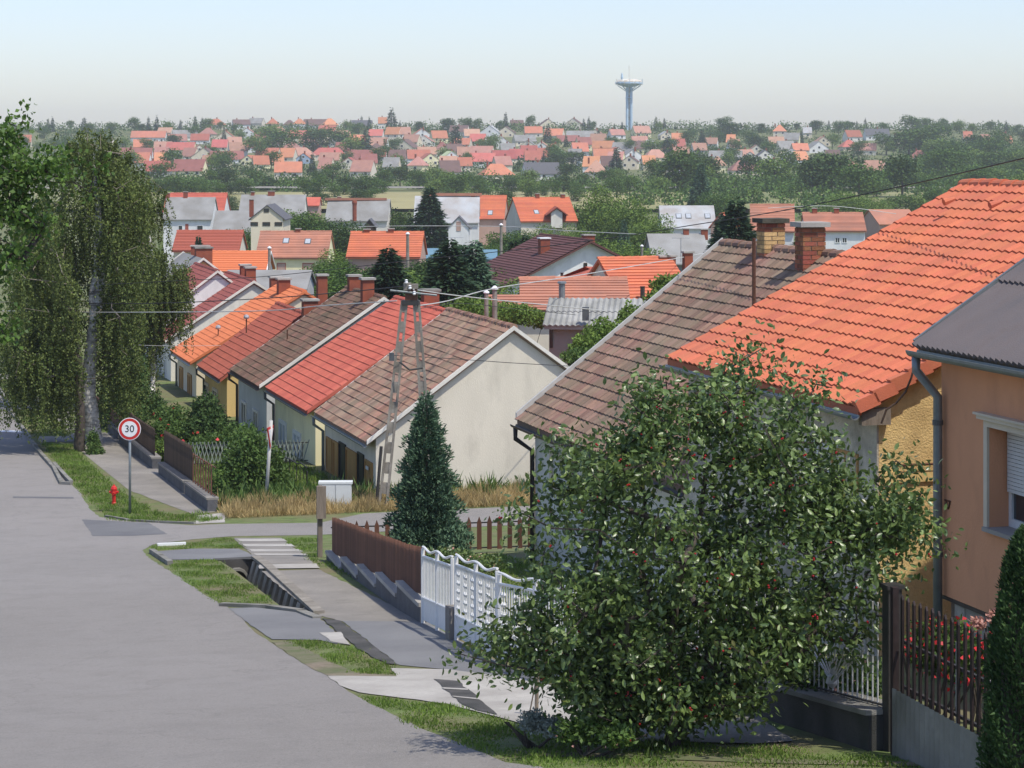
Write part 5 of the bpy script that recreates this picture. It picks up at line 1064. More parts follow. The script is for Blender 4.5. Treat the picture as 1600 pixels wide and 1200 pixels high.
me = bpy.data.meshes.new('crown'); me.from_pydata(VV.tolist(), [], FF); me.materials.append(M['lf_cherry']); o = link(bpy.data.objects.new('crown', me)); o.parent = root; o['kind'] = 'stuff'
print('cherry leaves', nL)
ch = MB().lathe((0, 0, 0), [(.003, -.011), (.01, -.006), (.012, 0), (.009, .007), (.003, .010)], 7); cme = mesh('cherry', ch.v, ch.f, 'cherry')
for i in range(150):
    c = Vector(Pn[random.randint(0, len(Pn)//3)])+Vector((0, -.05, -.03))
    for j in range(2 if i % 3 else 1): inst('cherry', cme, root, Matrix.Translation(c+Vector((random.uniform(-.02, .02), 0, random.uniform(-.02, .02)))))
# young staked sapling beside it
sb = gp(838, 1118); r_ = thing('sapling_stake', 'pale wooden stake with leaning cane standing at the driveway edge', 'stake', sb)
MB().tube([sb-Vector((0, 0, .1)), sb+Vector((.01, 0, .62))], .022, 6).build('stake', 'timber_grey', r_); MB().tube([sb+Vector((-.08, 0, 0)), sb+Vector((.0, 0, .4))], .008, 5).build('cane', 'timber_grey', r_)
# birches
def birch(name, label, base, top, trunkpts, wid, dep, ntar, nleaf, trunk_r, m='birch_bark', leaf='lf_birch', crown=None, clear=0):
    root = thing(name, label, 'tree', base); base = np.array(base); H = top-base[2]
    tr = [Vector(p) for p in trunkpts]
    K = len(tr); mb = MB()
    fine = []
    for i in range(K-1):
        for f in np.linspace(0, 1, 5)[:-1]: fine.append(tr[i].lerp(tr[i+1], f))
    fine.append(tr[-1]); n = len(fine)
    mb.tube([p+Vector((random.uniform(-.02, .02), 0, 0)) for p in fine], [trunk_r*(1-.85*i/n)+.01 for i in range(n)], 10).build('trunk', m, root, smooth=True)
    nodes0 = [np.array(p) for p in fine[int(n*.25):]]
    tg = []
    for c in crown: tg.append(ellips(c[:3], c[3:6], c[6]))
    tg = np.concatenate(tg); nodes, par, rad, tips = skeleton(nodes0, list(tg), step=.6, r_tip=.009, power=.4, rmax=.06)
    k0 = len(nodes0); br = limbs(nodes, [p if i >= k0 else -1 for i, p in enumerate(par)], rad); br.build('branches', 'twig', root, kind='stuff')
    Pn = []; D = []
    per = nleaf//len(tips); 
    for t in tips:
        q = nodes[t]
        for s in range(5):
            L = random.uniform(.6, 2.9); out = rng.normal(size=3)*.28; out[2] = 0; k = per//5
            f = np.sort(rng.uniform(0, 1, k))[:, None]; pts = q+out*f+rng.normal(size=(1, 3))*.12+np.array([0, 0, -1])*L*f+np.array([0, 0, .15])*np.sin(f*3)
            pts += rng.normal(size=(k, 3))*np.array([.035, .035, .04]); Pn.append(pts); D.append(rng.normal(size=(k, 3))*.7+np.array([0, 0, -.8]))
    Pn = np.concatenate(Pn); D = np.concatenate(D); keep = Pn[:, 2] > base[2]+.5
    if clear: pxs = 800+FPX*Pn[:, 0]/Pn[:, 1]; pys = HZ-FPX*Pn[:, 2]/Pn[:, 1]; keep &= ~((np.abs(Pn[:, 0]-tr[1].x-.1) < .36) & (Pn[:, 1] < tr[1].y+.3) & (Pn[:, 2] < P(0, clear, tr[1].y).z))
    Pn = Pn[keep]; D = D[keep]
    nq('crown', leaf_arrays(Pn, D, rng.uniform(.07, .12, len(Pn)), .065), leaf, root, 'stuff'); return root
b1 = gp(150, 694); Y1 = b1.y; Pq = lambda x, y, Y: P(x, y, Y)
def cr(Y, lst): return [(*P(x, y, Y), rx/FPX*Y, dy, ry/FPX*Y, n) for x, y, rx, ry, dy, n in lst]
birch('birch_tree', 'tall weeping birch with white trunk forking low, behind the speed limit sign', b1, 1, [b1-Vector((0,0,.2)), Pq(138,620,Y1), Pq(140,560,Y1), Pq(152,480,Y1), Pq(160,430,Y1), Pq(155,350,Y1), Pq(145,240,Y1)], 0, 0, 0, 78000, .30, clear=430,
      crown=cr(Y1, [(150,300,90,95,2,75),(140,235,60,35,1.2,34),(90,400,80,120,2,70),(190,400,55,120,2,50),(150,500,90,70,2,45),(70,520,55,70,2,30),(110,590,50,30,1.5,22),(190,560,40,50,1.5,22)]))
MB().tube([P(141,590,Y1), P(146,520,Y1-.1), P(143,460,Y1-.1), P(150,420,Y1-.1), P(150,330,Y1)], [.16,.13,.11,.08,.03], 8).build('trunk', 'birch_bark', bpy.data.objects['birch_tree'], smooth=True)
b2 = gp(124, 705); Y2 = b2.y
birch('birch_tree', 'dark trunked tree standing just left of the white birch trunk', b2, 1, [b2-Vector((0,0,.2)), Pq(125,640,Y2), Pq(123,560,Y2), Pq(112,500,Y2+.3), Pq(92,430,Y2+.6)], 0, 0, 0, 30000, .20, m='bark',
      crown=cr(Y2-.6, [(62,420,48,110,1.6,30),(66,540,45,60,1.6,26),(40,560,50,45,1.8,20),(112,470,10,60,.4,8),(112,560,10,30,.4,6)]))
b3 = gp(233, 648); Y3 = 98.
birch('birch_tree', 'second weeping birch farther down the pavement with hanging curtains of twigs', b3, 1, [b3-Vector((0,0,.2)), Pq(238,600,Y3), Pq(240,500,Y3), Pq(236,400,Y3), Pq(228,320,Y3)], 0, 0, 0, 44000, .17,
      crown=cr(Y3, [(215,330,45,70,1.8,36),(255,440,45,60,1.8,42),(225,500,35,80,1.5,30),(280,440,20,30,1,10)]))
birch('birch_tree', 'third birch close behind, its top rising over the red roofs at left', gp(190, 640), 1, [gp(190,640)-Vector((0,0,.2)), Pq(186,500,95), Pq(180,350,95), Pq(176,220,95)], 0, 0, 0, 34000, .18,
      crown=cr(95, [(185,280,42,60,1.8,34),(200,400,40,80,1.8,30),(190,560,40,60,1.6,20),(165,230,30,25,1,10)]))
birch('birch_tree', 'shaded birch at the far left frame edge beyond the road verge', gp(60, 640), 1, [gp(60,640)-Vector((0,0,.2)), Pq(60,500,96), Pq(55,350,96), Pq(40,260,96)], 0, 0, 0, 26000, .17,
      crown=cr(96, [(45,360,60,90,2,40),(30,500,50,70,2,26),(70,560,60,40,2,20),(20,250,40,40,1.5,14)]))
# near broadleaf branches reaching in from the left
bb = Vector((-9.3, 30, g(-9.3, 30))); root = thing('broadleaf_tree', 'near tree of bright green leaves reaching in from the left edge', 'tree', bb)
tg = []
for x, y, rx, ry, n in [(5,215,40,28,16),(-30,300,70,70,30),(60,265,75,28,22),(30,330,60,45,22),(5,400,45,35,16),(90,255,40,20,8),(-40,460,50,60,20),(5,520,22,25,8),(-60,380,60,90,20),(0,280,50,60,20)]:
    p = P(x, y, 30); tg.append(ellips(p, (rx/FPX*30, .7, ry/FPX*30), n, .1))
for x, y in [(40,178),(30,200),(150,262),(140,300),(160,258),(10,190)]: tg.append(np.array([P(x, y, 30)]))
tg = np.concatenate(tg); nodes, par, rad, tips = skeleton([bb-Vector((0,0,.2)), bb+Vector((.1,0,2)), bb+Vector((.4,0,4)), P(-140,420,30), P(-100,340,30)], list(tg), rmax=.14)
limbs(nodes, par, rad).build('trunk', 'bark', root)
Pn = []; D = []
for t in tips:
    for j in range(24): Pn.append(nodes[t]+rng.normal(size=3)*.11); D.append(rng.normal(size=3)+np.array([0, 0, -.4]))
nq('crown', leaf_arrays(np.array(Pn), np.array(D), rng.uniform(.06, .10, len(Pn)), .06), 'lf_broad', root, 'stuff')
# blue juniper beside the brown fence
def conifer_near(name, label, base, h, wd, n, leaf, m, seed, up=.5, cat='tree', power=.75, low=0, kind='stuff'):
    root = thing(name, label, cat, base); P_, D = conifer_pts(n, wd/h, seed, low, .28, power); D[:, 2] = np.abs(D[:, 2])*up*2-.1
    Pw = P_*h+np.array(base); nq('crown', leaf_arrays(Pw, D, rng.uniform(.6, 1.3, n)*leaf, leaf*.35), m, root, kind)
    MB().tube([Vector(base)-Vector((0, 0, .1)), Vector(base)+Vector((0, 0, h*.93))], h*.018, 7, h*.004).build('trunk', 'bark', root); return root
jb = P(666, 872, 45); jb.z = g(jb.x, jb.y)-.1
jr = conifer_near('juniper_tree', 'tall blue green juniper inside the corner of the brown fence', jb, P(0,612,45).z-jb.z, .82, 36000, .10, 'lf_blue', 3, up=.9, power=.6)
Pb = blob_pts([(*P(640,850,44.6),.45,.5,.45),(*P(700,850,44.6),.5,.5,.45),(*P(670,800,44.8),.5,.45,.7)], 9000, .3); nq('crown', leaf_arrays(Pb, rdir(len(Pb))+np.array([0,0,1]), .10, .035), 'lf_blue', jr, 'stuff')
# shrubs
def shrub(name, label, blobs, m, n, leaf, cat='shrub', Y=None, extra=None):
    bl = [(*P(x, y, yy), rx/FPX*yy, dy, ry/FPX*yy) for x, y, yy, rx, ry, dy in blobs]; b0 = blobs[0]
    gx, gy = (b0[0]-800)/FPX*b0[2], b0[2]; base = (gx, gy, g(gx, gy)); root = thing(name, label, cat, base)
    Pn = blob_pts(bl, n, .25); D = rdir(len(Pn))+np.array([0, 0, .1]); nq('foliage', leaf_arrays(Pn, D, rng.uniform(.6, 1.3, len(Pn))*leaf, leaf*.6), m, root, 'stuff')
    mb = MB()
    for i in range(5): q = Vector(bl[i % len(bl)][:3]); mb.tube([Vector(base)+Vector((random.uniform(-.1,.1), 0, -.05)), q+Vector((random.uniform(-.3,.3), 0, 0))], .02, 5, .008)
    mb.build('stems', 'bark', root)
    if extra:
        em, k, sz = extra; Pe = blob_pts(bl, k, .95); nq('flowers', leaf_arrays(Pe+np.array([0, -.05, 0]), rdir(len(Pe)), sz, sz), em, root, 'stuff')
    return root
shrub('hedge_bush', 'big leafy bush behind the rusty rail fence and pale sign post', [(385,720,66,42,55,.9),(360,760,65.5,36,36,.8),(420,740,67,25,45,.8),(390,690,67,25,25,.6)], 'lf_bush', 9000, .13)
shrub('hedge_bush', 'low bush under the curved iron railing of the yellow house', [(437,752,68,20,26,.6),(455,775,68,22,14,.6)], 'lf_bush', 2500, .12)
shrub('lilac_bush', 'dark rounded bush in front of the beige fronted house', [(322,645,80,26,30,.9),(335,665,79,22,28,.8),(308,668,79,20,16,.7)], 'lf_dark', 6000, .13)
shrub('rose_bush', 'garden bush with vivid light leaves behind the lattice fence', [(268,655,84,26,22,1),(255,672,83,26,20,1),(290,678,80,26,22,.9),(330,690,78,40,14,1)], 'lf_bush', 8000, .13, extra=('rose', 30, .14))
shrub('garden_bush', 'bright front garden bush between the lattice fence and the grey fronted house', [(345,690,79,22,18,.8),(365,680,78,18,20,.8)], 'lf_bush', 3500, .12)
shrub('garden_bush', 'mixed low bushes behind the dark timber fence near the second birch', [(262,700,76,24,14,.6),(285,705,75,24,12,.6)], 'lf_far2', 3500, .10, extra=('rose', 14, .12))
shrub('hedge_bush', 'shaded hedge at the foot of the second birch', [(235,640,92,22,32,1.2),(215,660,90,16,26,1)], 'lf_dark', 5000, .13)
shrub('young_bush', 'upright young bush at the foot of the white birch trunk', [(149,716,79,17,26,.4),(146,690,80,10,18,.3)], 'lf_bush', 3500, .09)
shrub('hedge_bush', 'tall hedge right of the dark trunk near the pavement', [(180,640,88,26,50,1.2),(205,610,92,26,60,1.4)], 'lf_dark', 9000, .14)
shrub('yard_bush', 'yard bush right of the corrugated shed wall', [(945,530,72,38,32,1),(915,545,71,26,26,.8),(985,500,75,20,26,.8)], 'lf_far2', 6500, .13)
shrub('yard_bush', 'dense green bush at the foot of the shed', [(905,560,70,30,16,.8),(935,575,69,26,18,.8)], 'lf_bush', 3500, .12)
shrub('yard_bush', 'bush against the orange roof with three chimneys', [(1045,448,78,28,20,.8),(1030,470,77,22,16,.8)], 'lf_far2', 3500, .13)
shrub('yard_bush', 'spreading bush between the power pole and the salmon lean-to', [(800,492,86,50,18,1.2),(740,482,88,45,16,1.2),(845,500,84,20,12,.8)], 'lf_far2', 8000, .14)
shrub('garden_bush', 'low reddish green shrub around the foot of the juniper', [(640,868,43,30,14,.5),(700,872,43,40,16,.5),(760,880,43,30,12,.5)], 'lf_cherry', 4200, .07, extra=('petal_pink', 40, .05))
shrub('flower_bush', 'silver grey lavender clump at the drain end', [(835,1128,22.3,26,16,.25),(862,1135,22.2,22,13,.25)], 'lf_silver', 2600, .035)
shrub('flower_bush', 'low garden plants with bright leaves under the cherry tree', [(905,1140,21.6,40,20,.25),(965,1148,21.4,30,18,.25),(930,1128,21.8,30,14,.2)], 'lf_bush', 1500, .06, extra=('petal_pink', 14, .03))
shrub('rose_bush', 'red flowering roses behind the black picket fence', [(1450,1010,22.3,34,44,.3),(1500,1020,22.2,40,52,.3),(1560,1035,22,34,48,.3)], 'lf_bush', 3600, .06, extra=('rose', 240, .055))
shrub('hydrangea', 'pale pink flower heads above the black fence near the stone plinth', [(1528,975,22.9,12,10,.15),(1556,965,22.9,12,12,.15)], 'petal_pink', 500, .05)
shrub('garden_bush', 'garden greenery behind the sunburst grille fence', [(1330,1075,23.2,70,50,.4),(1250,1040,23.6,50,40,.4)], 'lf_bush', 4200, .06, extra=('petal_pink', 60, .05))
shrub('garden_bush', 'leafy shrub in the front garden of the brown roofed house', [(860,960,33,60,40,.7),(960,980,31,60,50,.7)], 'lf_dark', 6000, .08)
# thuja column at the right edge
tb = P(1612, 1215, 16.6); tb.z = g(tb.x, tb.y); root = thing('thuja_hedge', 'dense clipped dark thuja at the right frame edge', 'tree', tb)
n = 26000; zz = rng.uniform(0, 1, n); a = rng.uniform(0, 6.28, n); hT = P(0,850,16.6).z-tb.z+.12; rad_ = .34*np.sqrt(np.clip(1-zz**2.2, 0, 1))*(1+.12*np.sin(a*5+zz*20))+.01; r = rad_*rng.uniform(.8, 1.03, n)
Pn = np.stack([r*np.cos(a), r*np.sin(a), zz*hT], 1)+np.array(tb); D = np.stack([np.cos(a)*.5, np.sin(a)*.5, np.full(n, .8)], 1)+rng.normal(size=(n, 3))*.4
nq('crown', leaf_arrays(Pn, D, rng.uniform(.03, .06, n), .02), 'lf_thuja', root, 'stuff'); MB().lathe(tb, [(.22, 0), (.26, hT*.3), (.22, hT*.6), (.08, hT*.93)], 10).build('trunk', 'bark', root)
# grass
def pip(t, s, poly):
    c = np.zeros(len(t), bool); n = len(poly)
    for i in range(n):
        (x1, y1), (x2, y2) = poly[i], poly[(i+1) % n]
        if y1 == y2: continue
        c ^= ((y1 > s) != (y2 > s)) & (t < (x2-x1)*(s-y1)/(y2-y1)+x1)
    return c
def grass(name, label, poly, dens, h, m, px=True, w_=.012, cap=40000, holes=()):
    pts = [gpts(*p) for p in poly] if px else poly; A_ = np.array(pts); lo, hi = A_.min(0), A_.max(0); n = min(int((hi-lo).prod()*dens), cap*2)
    t, s = rng.uniform(lo[0], hi[0], n), rng.uniform(lo[1], hi[1], n); k = pip(t, s, pts)
    for h_ in holes: k &= ~pip(t, s, h_)
    t, s = t[k][:cap], s[k][:cap]; t = t+rng.normal(size=len(t))*.05; s = s+rng.normal(size=len(s))*.05; z = np.interp(s, KS, KZ); Pn = np.stack([t*CA-s*SAN, t*SAN+s*CA, z-.01], 1)
    D = rng.normal(size=(len(t), 3))*np.array([.45, .45, .15])+np.array([0, 0, 1]); hh = h*rng.uniform(.4, 1.25, len(t))*(.75+.5*np.sin(t*5+1.3)*np.sin(s*3.1))
    o = quads_obj(name, leaf_arrays(Pn, D, hh, w_, .0), m, kind='stuff'); tag(o, label, 'grass'); return o
grass('grass', 'short green grass strip along the near road edge', [(560,1086),(700,1101),(780,1124),(870,1152),(1180,1163),(1300,1172),(1430,1189),(1460,1200),(850,1200),(790,1189),(640,1131)], 1500, .06, 'blade', w_=.014)
grass('grass', 'small grass tongue beside the drain channel', [(445,1001),(512,1003),(560,1016),(602,1037),(624,1055),(560,1054),(505,1028)], 1600, .06, 'blade')
grass('grass', 'grass verge between the ditch and the road', [(258,878),(340,875),(355,893),(392,914),(433,948),(375,945),(345,944),(300,915),(275,893)], 1100, .07, 'blade')
grass('grass', 'grass triangle at the near corner of the side street', [(228,862),(240,852),(364,840),(384,858),(372,858),(300,858),(248,860)], 900, .07, 'blade')
grass('grass', 'grass patch between path and brown fence post', [(441,841),(499,841),(499,866),(494,884),(482,872)], 900, .07, 'blade')
grass('grass', 'grassy verge round the hydrant and speed sign', [(6.3,60.5),(8.2,58.8),(9.1,59.4),(8.9,61.2),(7.7,61.5),(7.3,68),(7.2,83.5),(6.25,83.8),(6.2,68)], 500, .14, 'blade', px=False, w_=.02)
grass('grass', 'lawn verge beyond the birch trunks along the far kerb', [(6.2,86.7),(9,86.2),(9,97),(6.2,97.4)], 300, .08, 'blade', px=False, w_=.03)
grass('grass', 'farthest lawn verge along the upper left road', [(6.2,100),(9,99.5),(9,112),(6.2,112.5)], 250, .08, 'blade', px=False, w_=.03)
grass('dry_grass', 'tall straw coloured dry grass along the far side of the side street', [(9.3,59.75),(22,59.6),(22,62.8),(13.6,63.0),(9.5,62.6)], 900, .42, 'dryblade', px=False, w_=.018)
grass('weeds', 'green weeds mixed in the dry grass before the cream house', [(9.4,61.6),(19,61.6),(19,64),(11.5,65.5),(9.6,64)], 120, .55, 'lf_bush', px=False, w_=.05)
grass('grass', 'front garden grass inside the brown fence', [(9.1,38),(13,38),(13,46),(9.1,46)], 500, .10, 'blade', px=False, w_=.02)
grass('grass', 'garden grass behind the lattice and rail fences', [(9.6,64),(13.9,64),(13.9,84),(9.6,84)], 250, .18, 'blade', px=False, w_=.03)
# ---------------------------------------------------------------- fences, furniture, cables
def zg(t, s): return gts(t, s)
def picket_me(w_, d, h, m, tip=.09, name='picket'):
    v = []; 
    for y in (-d/2, d/2): v += [(-w_/2, y, 0), (w_/2, y, 0), (w_/2, y, h-tip), (0, y, h), (-w_/2, y, h-tip)]
    return mesh(name, v, [(0, 1, 2, 3, 4), (9, 8, 7, 6, 5), (0, 5, 6, 1), (1, 6, 7, 2), (2, 7, 8, 3), (3, 8, 9, 4), (4, 9, 5, 0)], m)
def fence(label, a, b_, base, h, w_, gap, m, name='fence', cat='fence', tip=.09, d=.022, rails=(.2, .75), railm=None, posts=None, zfun=None, group=None, jit=.012, arch=0, rail_r=.02, picket='picket'):
    a, b_ = Vector((*a, 0)), Vector((*b_, 0)); L = (b_-a).length; dr = (b_-a)/L; n = int(L/(w_+gap)); zf = zfun or (lambda t, s: zg(t, s)+base)
    root = thing(name, label, cat, W(a.x, a.y, zf(a.x, a.y)), SA_, group); me = picket_me(w_, d, h, m, tip, picket)
    ang = math.atan2(dr.y, dr.x)
    for i in range(n):
        q = a+dr*((i+.5)*(w_+gap)); p = W(q.x, q.y, zf(q.x, q.y)+arch*math.sin(math.pi*(i+.5)/n))
        inst(picket, me, root, Matrix.Translation(p) @ Matrix.Rotation(SA_+ang, 4, 'Z') @ Matrix.Rotation(random.uniform(-jit, jit), 4, 'Y') @ Matrix.Diagonal((1, 1, 1+random.uniform(-jit, jit), 1)))
    for r in rails:
        K = max(2, int(L/1.5)+1); off = dr.cross(Vector((0, 0, 1)))*-.035; pts = []
        for i in range(K+1): q = a+dr*(L*i/K)+off; pts.append(W(q.x, q.y, zf(q.x, q.y)+h*r))
        MB().tube(pts, rail_r, 4).build('rail', railm or m, root)
    for f in (posts or ()):
        q = a+dr*L*f; z = zf(q.x, q.y); MB().box(Fr(W(q.x, q.y, 0), SA_+ang), -.035, .035, -.07, -.0+.0, z-base-.15, z+h+.02).build('post', railm or m, root)
    return root
# stepped low wall and brown fence
root = thing('garden_wall', 'low stepped grey wall with pale caps under the brown picket fence', 'wall', W(9.1, 41, zg(9.1, 41)), SA_)
S0, S1 = 34.9, 46.8; nb = 5; e_ = [S1-(S1-S0)*i/nb for i in range(nb+1)]
TW = lambda s: 8.54+(s-S0)*.86/(S1-S0)
for i in range(nb):
    s1, s0 = e_[i], e_[i+1]; zt_ = zg(9, (s0+s1)/2)+.06+.07*i; k = gts(9, s0)-gts(9, s1); sl = .5*k/2
    fr_ = Fr(W(TW((s0+s1)/2), 0, 0)-W(0,0,0), SA_)
    tA, tB = TW(s0), TW(s1)
    pts = [W(tA, s0, zg(9, s0)-.3), W(tB, s1, zg(9, s1)-.3), W(tB, s1, zt_-sl*.6), W(tA, s0, zt_+sl*.6)]
    MB().prism(pts, ST.ex*.2).build('wall_block', 'plinth', root)
    c = [W(tA-.03, s0+.03, zt_+sl*.6+.003), W(tB-.03, s1-.02, zt_-sl*.6+.003), W(tB-.03, s1-.02, zt_-sl*.6+.07), W(tA-.03, s0+.03, zt_+sl*.6+.07)]
    MB().prism(c, ST.ex*.27).build('coping', 'concrete_pale', root)
def zwall(t, s): return zg(9, s)+.15+.28*(S1-s)/(S1-S0)
fence('brown closely set picket fence running down beside the pavement to the corner', (TW(46.7)+.12, 46.7), (TW(34.9)+.12, 35.0), .15, .76, .085, .022, 'timber_red', zfun=zwall, rails=(.15, .78), jit=.012)
fence('brown picket fence crossing from the corner post to the grey house', (9.6, 47.3), (14.0, 46.3), .08, .72, .10, .12, 'timber_red', rails=(.05, .8), railm='iron', jit=.01, tip=.14, d=.03)
# corner post
pc = W(9.45, 47.75); zc = zg(9.45, 47.75); root = thing('fence_post', 'tall weathered grey post at the corner of the brown fence', 'post', (pc.x, pc.y, zc), SA_)
MB().box(ST, 9.40, 9.50, 47.7, 47.8, zc-.1, zc+1.55).build('post', 'timber_grey', root); MB().box(ST, 9.36, 9.56, 47.62, 47.69, zc+.85, zc+1.55).build('board', 'timber_grey', root)
# white gate and white ornamental fence
def white_panel(label, s0, s1, t0, t1, h, low, name='garden_gate', cat='gate', holes=False):
    root = thing(name, label, cat, W(t0, s0, zg(9, s0)), SA_)
    def q(f, z, dt=0): s = s0+(s1-s0)*f; t = t0+(t1-t0)*f; return W(t+dt, s, zg(9, s)+z)
    for f0, f1 in ((0, .5), (.5, 1)):
        e = .004; p = [q(f0+e, .06), q(f1-e, .06), q(f1-e, low), q(f0+e, low)]; MB().prism(p, ST.ex*.02).build('sheet_panel', 'white_paint', root)
    for f in (0, .5, 1): MB().tube([q(f, 0), q(f, h)], .032, 6).build('frame_post', 'white_paint', root)
    for z in (low, h-.12): MB().tube([q(0, z), q(.5, z), q(1, z)], .022, 6).build('rail', 'white_paint', root)
    sc = [q(f, h+.0+.03*math.cos(f*4*math.pi)) for f in np.linspace(0, 1, 17)]; MB().tube(sc, .02, 6).build('scroll_rail', 'white_paint', root)
    n = int(abs(s1-s0)/.11)
    for i in range(1, n):
        f = i/n; MB().tube([q(f, low), q(f, h-.12)], .011, 5).build('bar', 'white_paint', root)
        if holes and i % 5 in (1, 2):
            for k in range(5): z = low+.12+k*(h-low-.25)/5; MB().lathe(q(f, z), [(.012, -.035), (.028, 0), (.012, .035)], 6).build('bead', 'white_paint', root)
    return root
white_panel('white double gate with sheet panels and scrolled top at the fence end', 34.8, 32.5, 8.56, 8.45, 1.2, .42)
MB().box(Fr(W(8.45, 32.35, zg(9, 32.35)), SA_), -.12, .14, -.12, .12, -.1, .5).build('gate_pier', 'pave', None); o = bpy.data.objects['gate_pier']; tag(o, 'short concrete pier between the white gate and white fence', 'pier')
white_panel('white metal fence with rows of beads right of the white gate', 32.2, 29.2, 8.43, 8.22, 1.25, .38, 'metal_fence', 'fence', True)
white_panel('white metal fence stretch partly hidden behind the cherry leaves', 29.1, 26.0, 8.22, 8.3, 1.2, .3, 'metal_fence', 'fence', True)
# right hand low wall with the sunburst grille fence
root = thing('garden_wall', 'dark plinth wall with pale top below the sunburst grille fence', 'wall', W(9.3, 23, zg(9.3, 23)), SA_)
for i, (s0, s1, hh) in enumerate([(25.6, 22.6, .42), (22.55, 19.6, .34)]):
    MB().prism([W(9.2, s0, zg(9, s0)-.3), W(9.2, s1, zg(9, s1)-.3), W(9.2, s1, zg(9, s1)+hh), W(9.2, s0, zg(9, s0)+hh)], ST.ex*.42).build('wall_block', 'concrete_dark', root)
    MB().prism([W(9.17, s0, zg(9, s0)+hh+.003), W(9.17, s1, zg(9, s1)+hh+.003), W(9.17, s1, zg(9, s1)+hh+.05), W(9.17, s0, zg(9, s0)+hh+.05)], ST.ex*.5).build('coping', 'concrete', root)
def grille(label, s0, s1, base, h, burst=True):
    root = thing('grille_fence', label, 'fence', W(9.42, s0, zg(9, s0)+base), SA_)
    def q(s, z): return W(9.42, s, zg(9, s)+base+z)
    n = int((s0-s1)/.115); sc = (s0+s1)/2-.1
    for i in range(n+1):
        s = s0+(s1-s0)*i/n; x = abs(s-sc)/.62
        if burst and x < 1: top = .12+.34*x; MB().tube([q(s, 0), q(s, top)], .009, 5).build('bar', 'silver', root); continue
        MB().tube([q(s, 0), q(s, h+.05)], .009, 5).build('bar', 'silver', root)
    if burst:
        for k in range(-5, 6):
            a = k*.2; MB().tube([q(sc, .12), q(sc+math.sin(a)*.9*min(1, .8/math.cos(a)), .12+math.cos(a)*(h-.2)*.95)], .008, 5).build('ray', 'silver', root)
        MB().tube([q(sc-.66, .5), q(sc, .1), q(sc+.66, .5)], .012, 5).build('brace', 'silver', root); MB().tube([q(sc+.75, h-.05), q(sc-.7, .35)], .011, 5).build('brace', 'silver', root)
        MB().lathe(q(sc, .06), [(.02, 0), (.07, .05), (.05, .12), (.01, .14)], 8).build('boss', 'silver', root)
    for z in (.02, h-.08): MB().tube([q(s0, z), q((s0+s1)/2, z), q(s1, z)], .014, 5).build('rail', 'iron', root)
    return root
grille('silver barred grille panel nearer the cherry trunk with sunburst rays', 25.2, 22.7, .47, .95)
grille('silver barred grille panel with sunburst rays beside the black post', 22.3, 19.75, .39, .95)
for s, hh, lab in ((22.5, 1.5, 'slim black post between the two sunburst grille panels'), (19.55, 1.55, 'thick black metal post right of the sunburst grille')):
    p = W(9.42, s, zg(9, s)); r_ = thing('fence_post', lab, 'post', p, SA_); w_ = .05 if s > 20 else .07
    MB().box(Fr((p.x, p.y, 0), SA_), -w_, w_, -w_, w_, p.z-.1, p.z+hh).build('post', 'iron', r_); MB().box(Fr((p.x, p.y, 0), SA_), -w_-.02, w_+.02, -w_-.02, w_+.02, p.z+hh+.002, p.z+hh+.04).build('post_cap', 'iron', r_)
zB = lambda t, s: zg(9, 19.25)+.60+.025*(19.25-s)
rB = fence('black wooden picket fence above a grey corrugated panel at right', (9.35, 19.25), (9.15, 16.0), .62, .92, .042, .10, 'picket_black', zfun=zB, rails=(.06, .52), tip=.04, d=.02, railm='iron', posts=(), jit=.006)
# grey end post, corrugated sheet and pale inner bars
v = []; K = 60; sh = MB()
for i in range(K+1):
    s = 19.3-3.3*i/K; dt = .018*(1 if (i//1) % 2 else 0); v += [W(9.3-(19.3-s)*.06+dt, s, zg(9, s)-.02), W(9.3-(19.3-s)*.06+dt, s, zg(9, 19.25)+.63+.02*(19.3-s))]
sh.add(v, [(2*i, 2*i+2, 2*i+3, 2*i+1) for i in range(K)]); o = sh.build('corrugated_panel', 'concrete', rB)
MB().box(ST, 9.31, 9.37, 19.3, 19.36, zg(9, 19.3)-.1, zg(9, 19.3)+1.58).build('post', 'picket_black', rB)
for i in range(5): s = 19.0-i*.62; p = W(9.5, s, zg(9, s)+.3); MB().tube([p, p+Vector((0, 0, .85))], .012, 5).build('inner_bar', 'silver', rB)
# far side street: fences right of the pavement
fence('dark timber fence with curved tops climbing along the far pavement', (9.25, 72.5), (9.3, 66.3), .35, 1.05, .16, .05, 'timber', rails=(.2, .8), tip=.12, arch=.0)
root = thing('garden_wall', 'long dark plinth wall below the dark timber fence beyond the hydrant', 'wall', W(9.1, 70, zg(9.1, 70)), SA_)
for s0, s1 in ((61.6, 66.2), (66.4, 72.4), (74, 84), (84.4, 98)):
    MB().prism([W(9.05, s0, zg(9, s0)-.3), W(9.05, s1, zg(9, s1)-.3), W(9.05, s1, zg(9, s1)+.32), W(9.05, s0, zg(9, s0)+.32)], ST.ex*.28).build('wall_block', 'plinth', root)
    MB().prism([W(9.02, s0, zg(9, s0)+.323), W(9.02, s1, zg(9, s1)+.323), W(9.02, s1, zg(9, s1)+.38), W(9.02, s0, zg(9, s0)+.38)], ST.ex*.34).build('coping', 'pave', root)
fence('rusty brown rail fence with wide boards at the corner beyond the hydrant', (9.25, 66.1), (9.25, 61.7), .38, .85, .09, .42, 'timber_red', rails=(.05, .96), railm='rust', tip=.02, d=.03)
root = fence('green black lattice fence between the gardens behind the rail fence', (9.5, 72.6), (13.9, 72.2), .25, .62, .03, .10, 'iron', name='lattice_fence', rails=(.02, .97), tip=.0, picket='lath')
me = picket_me(.03, .02, .72, 'lf_silver', 0, 'lath')
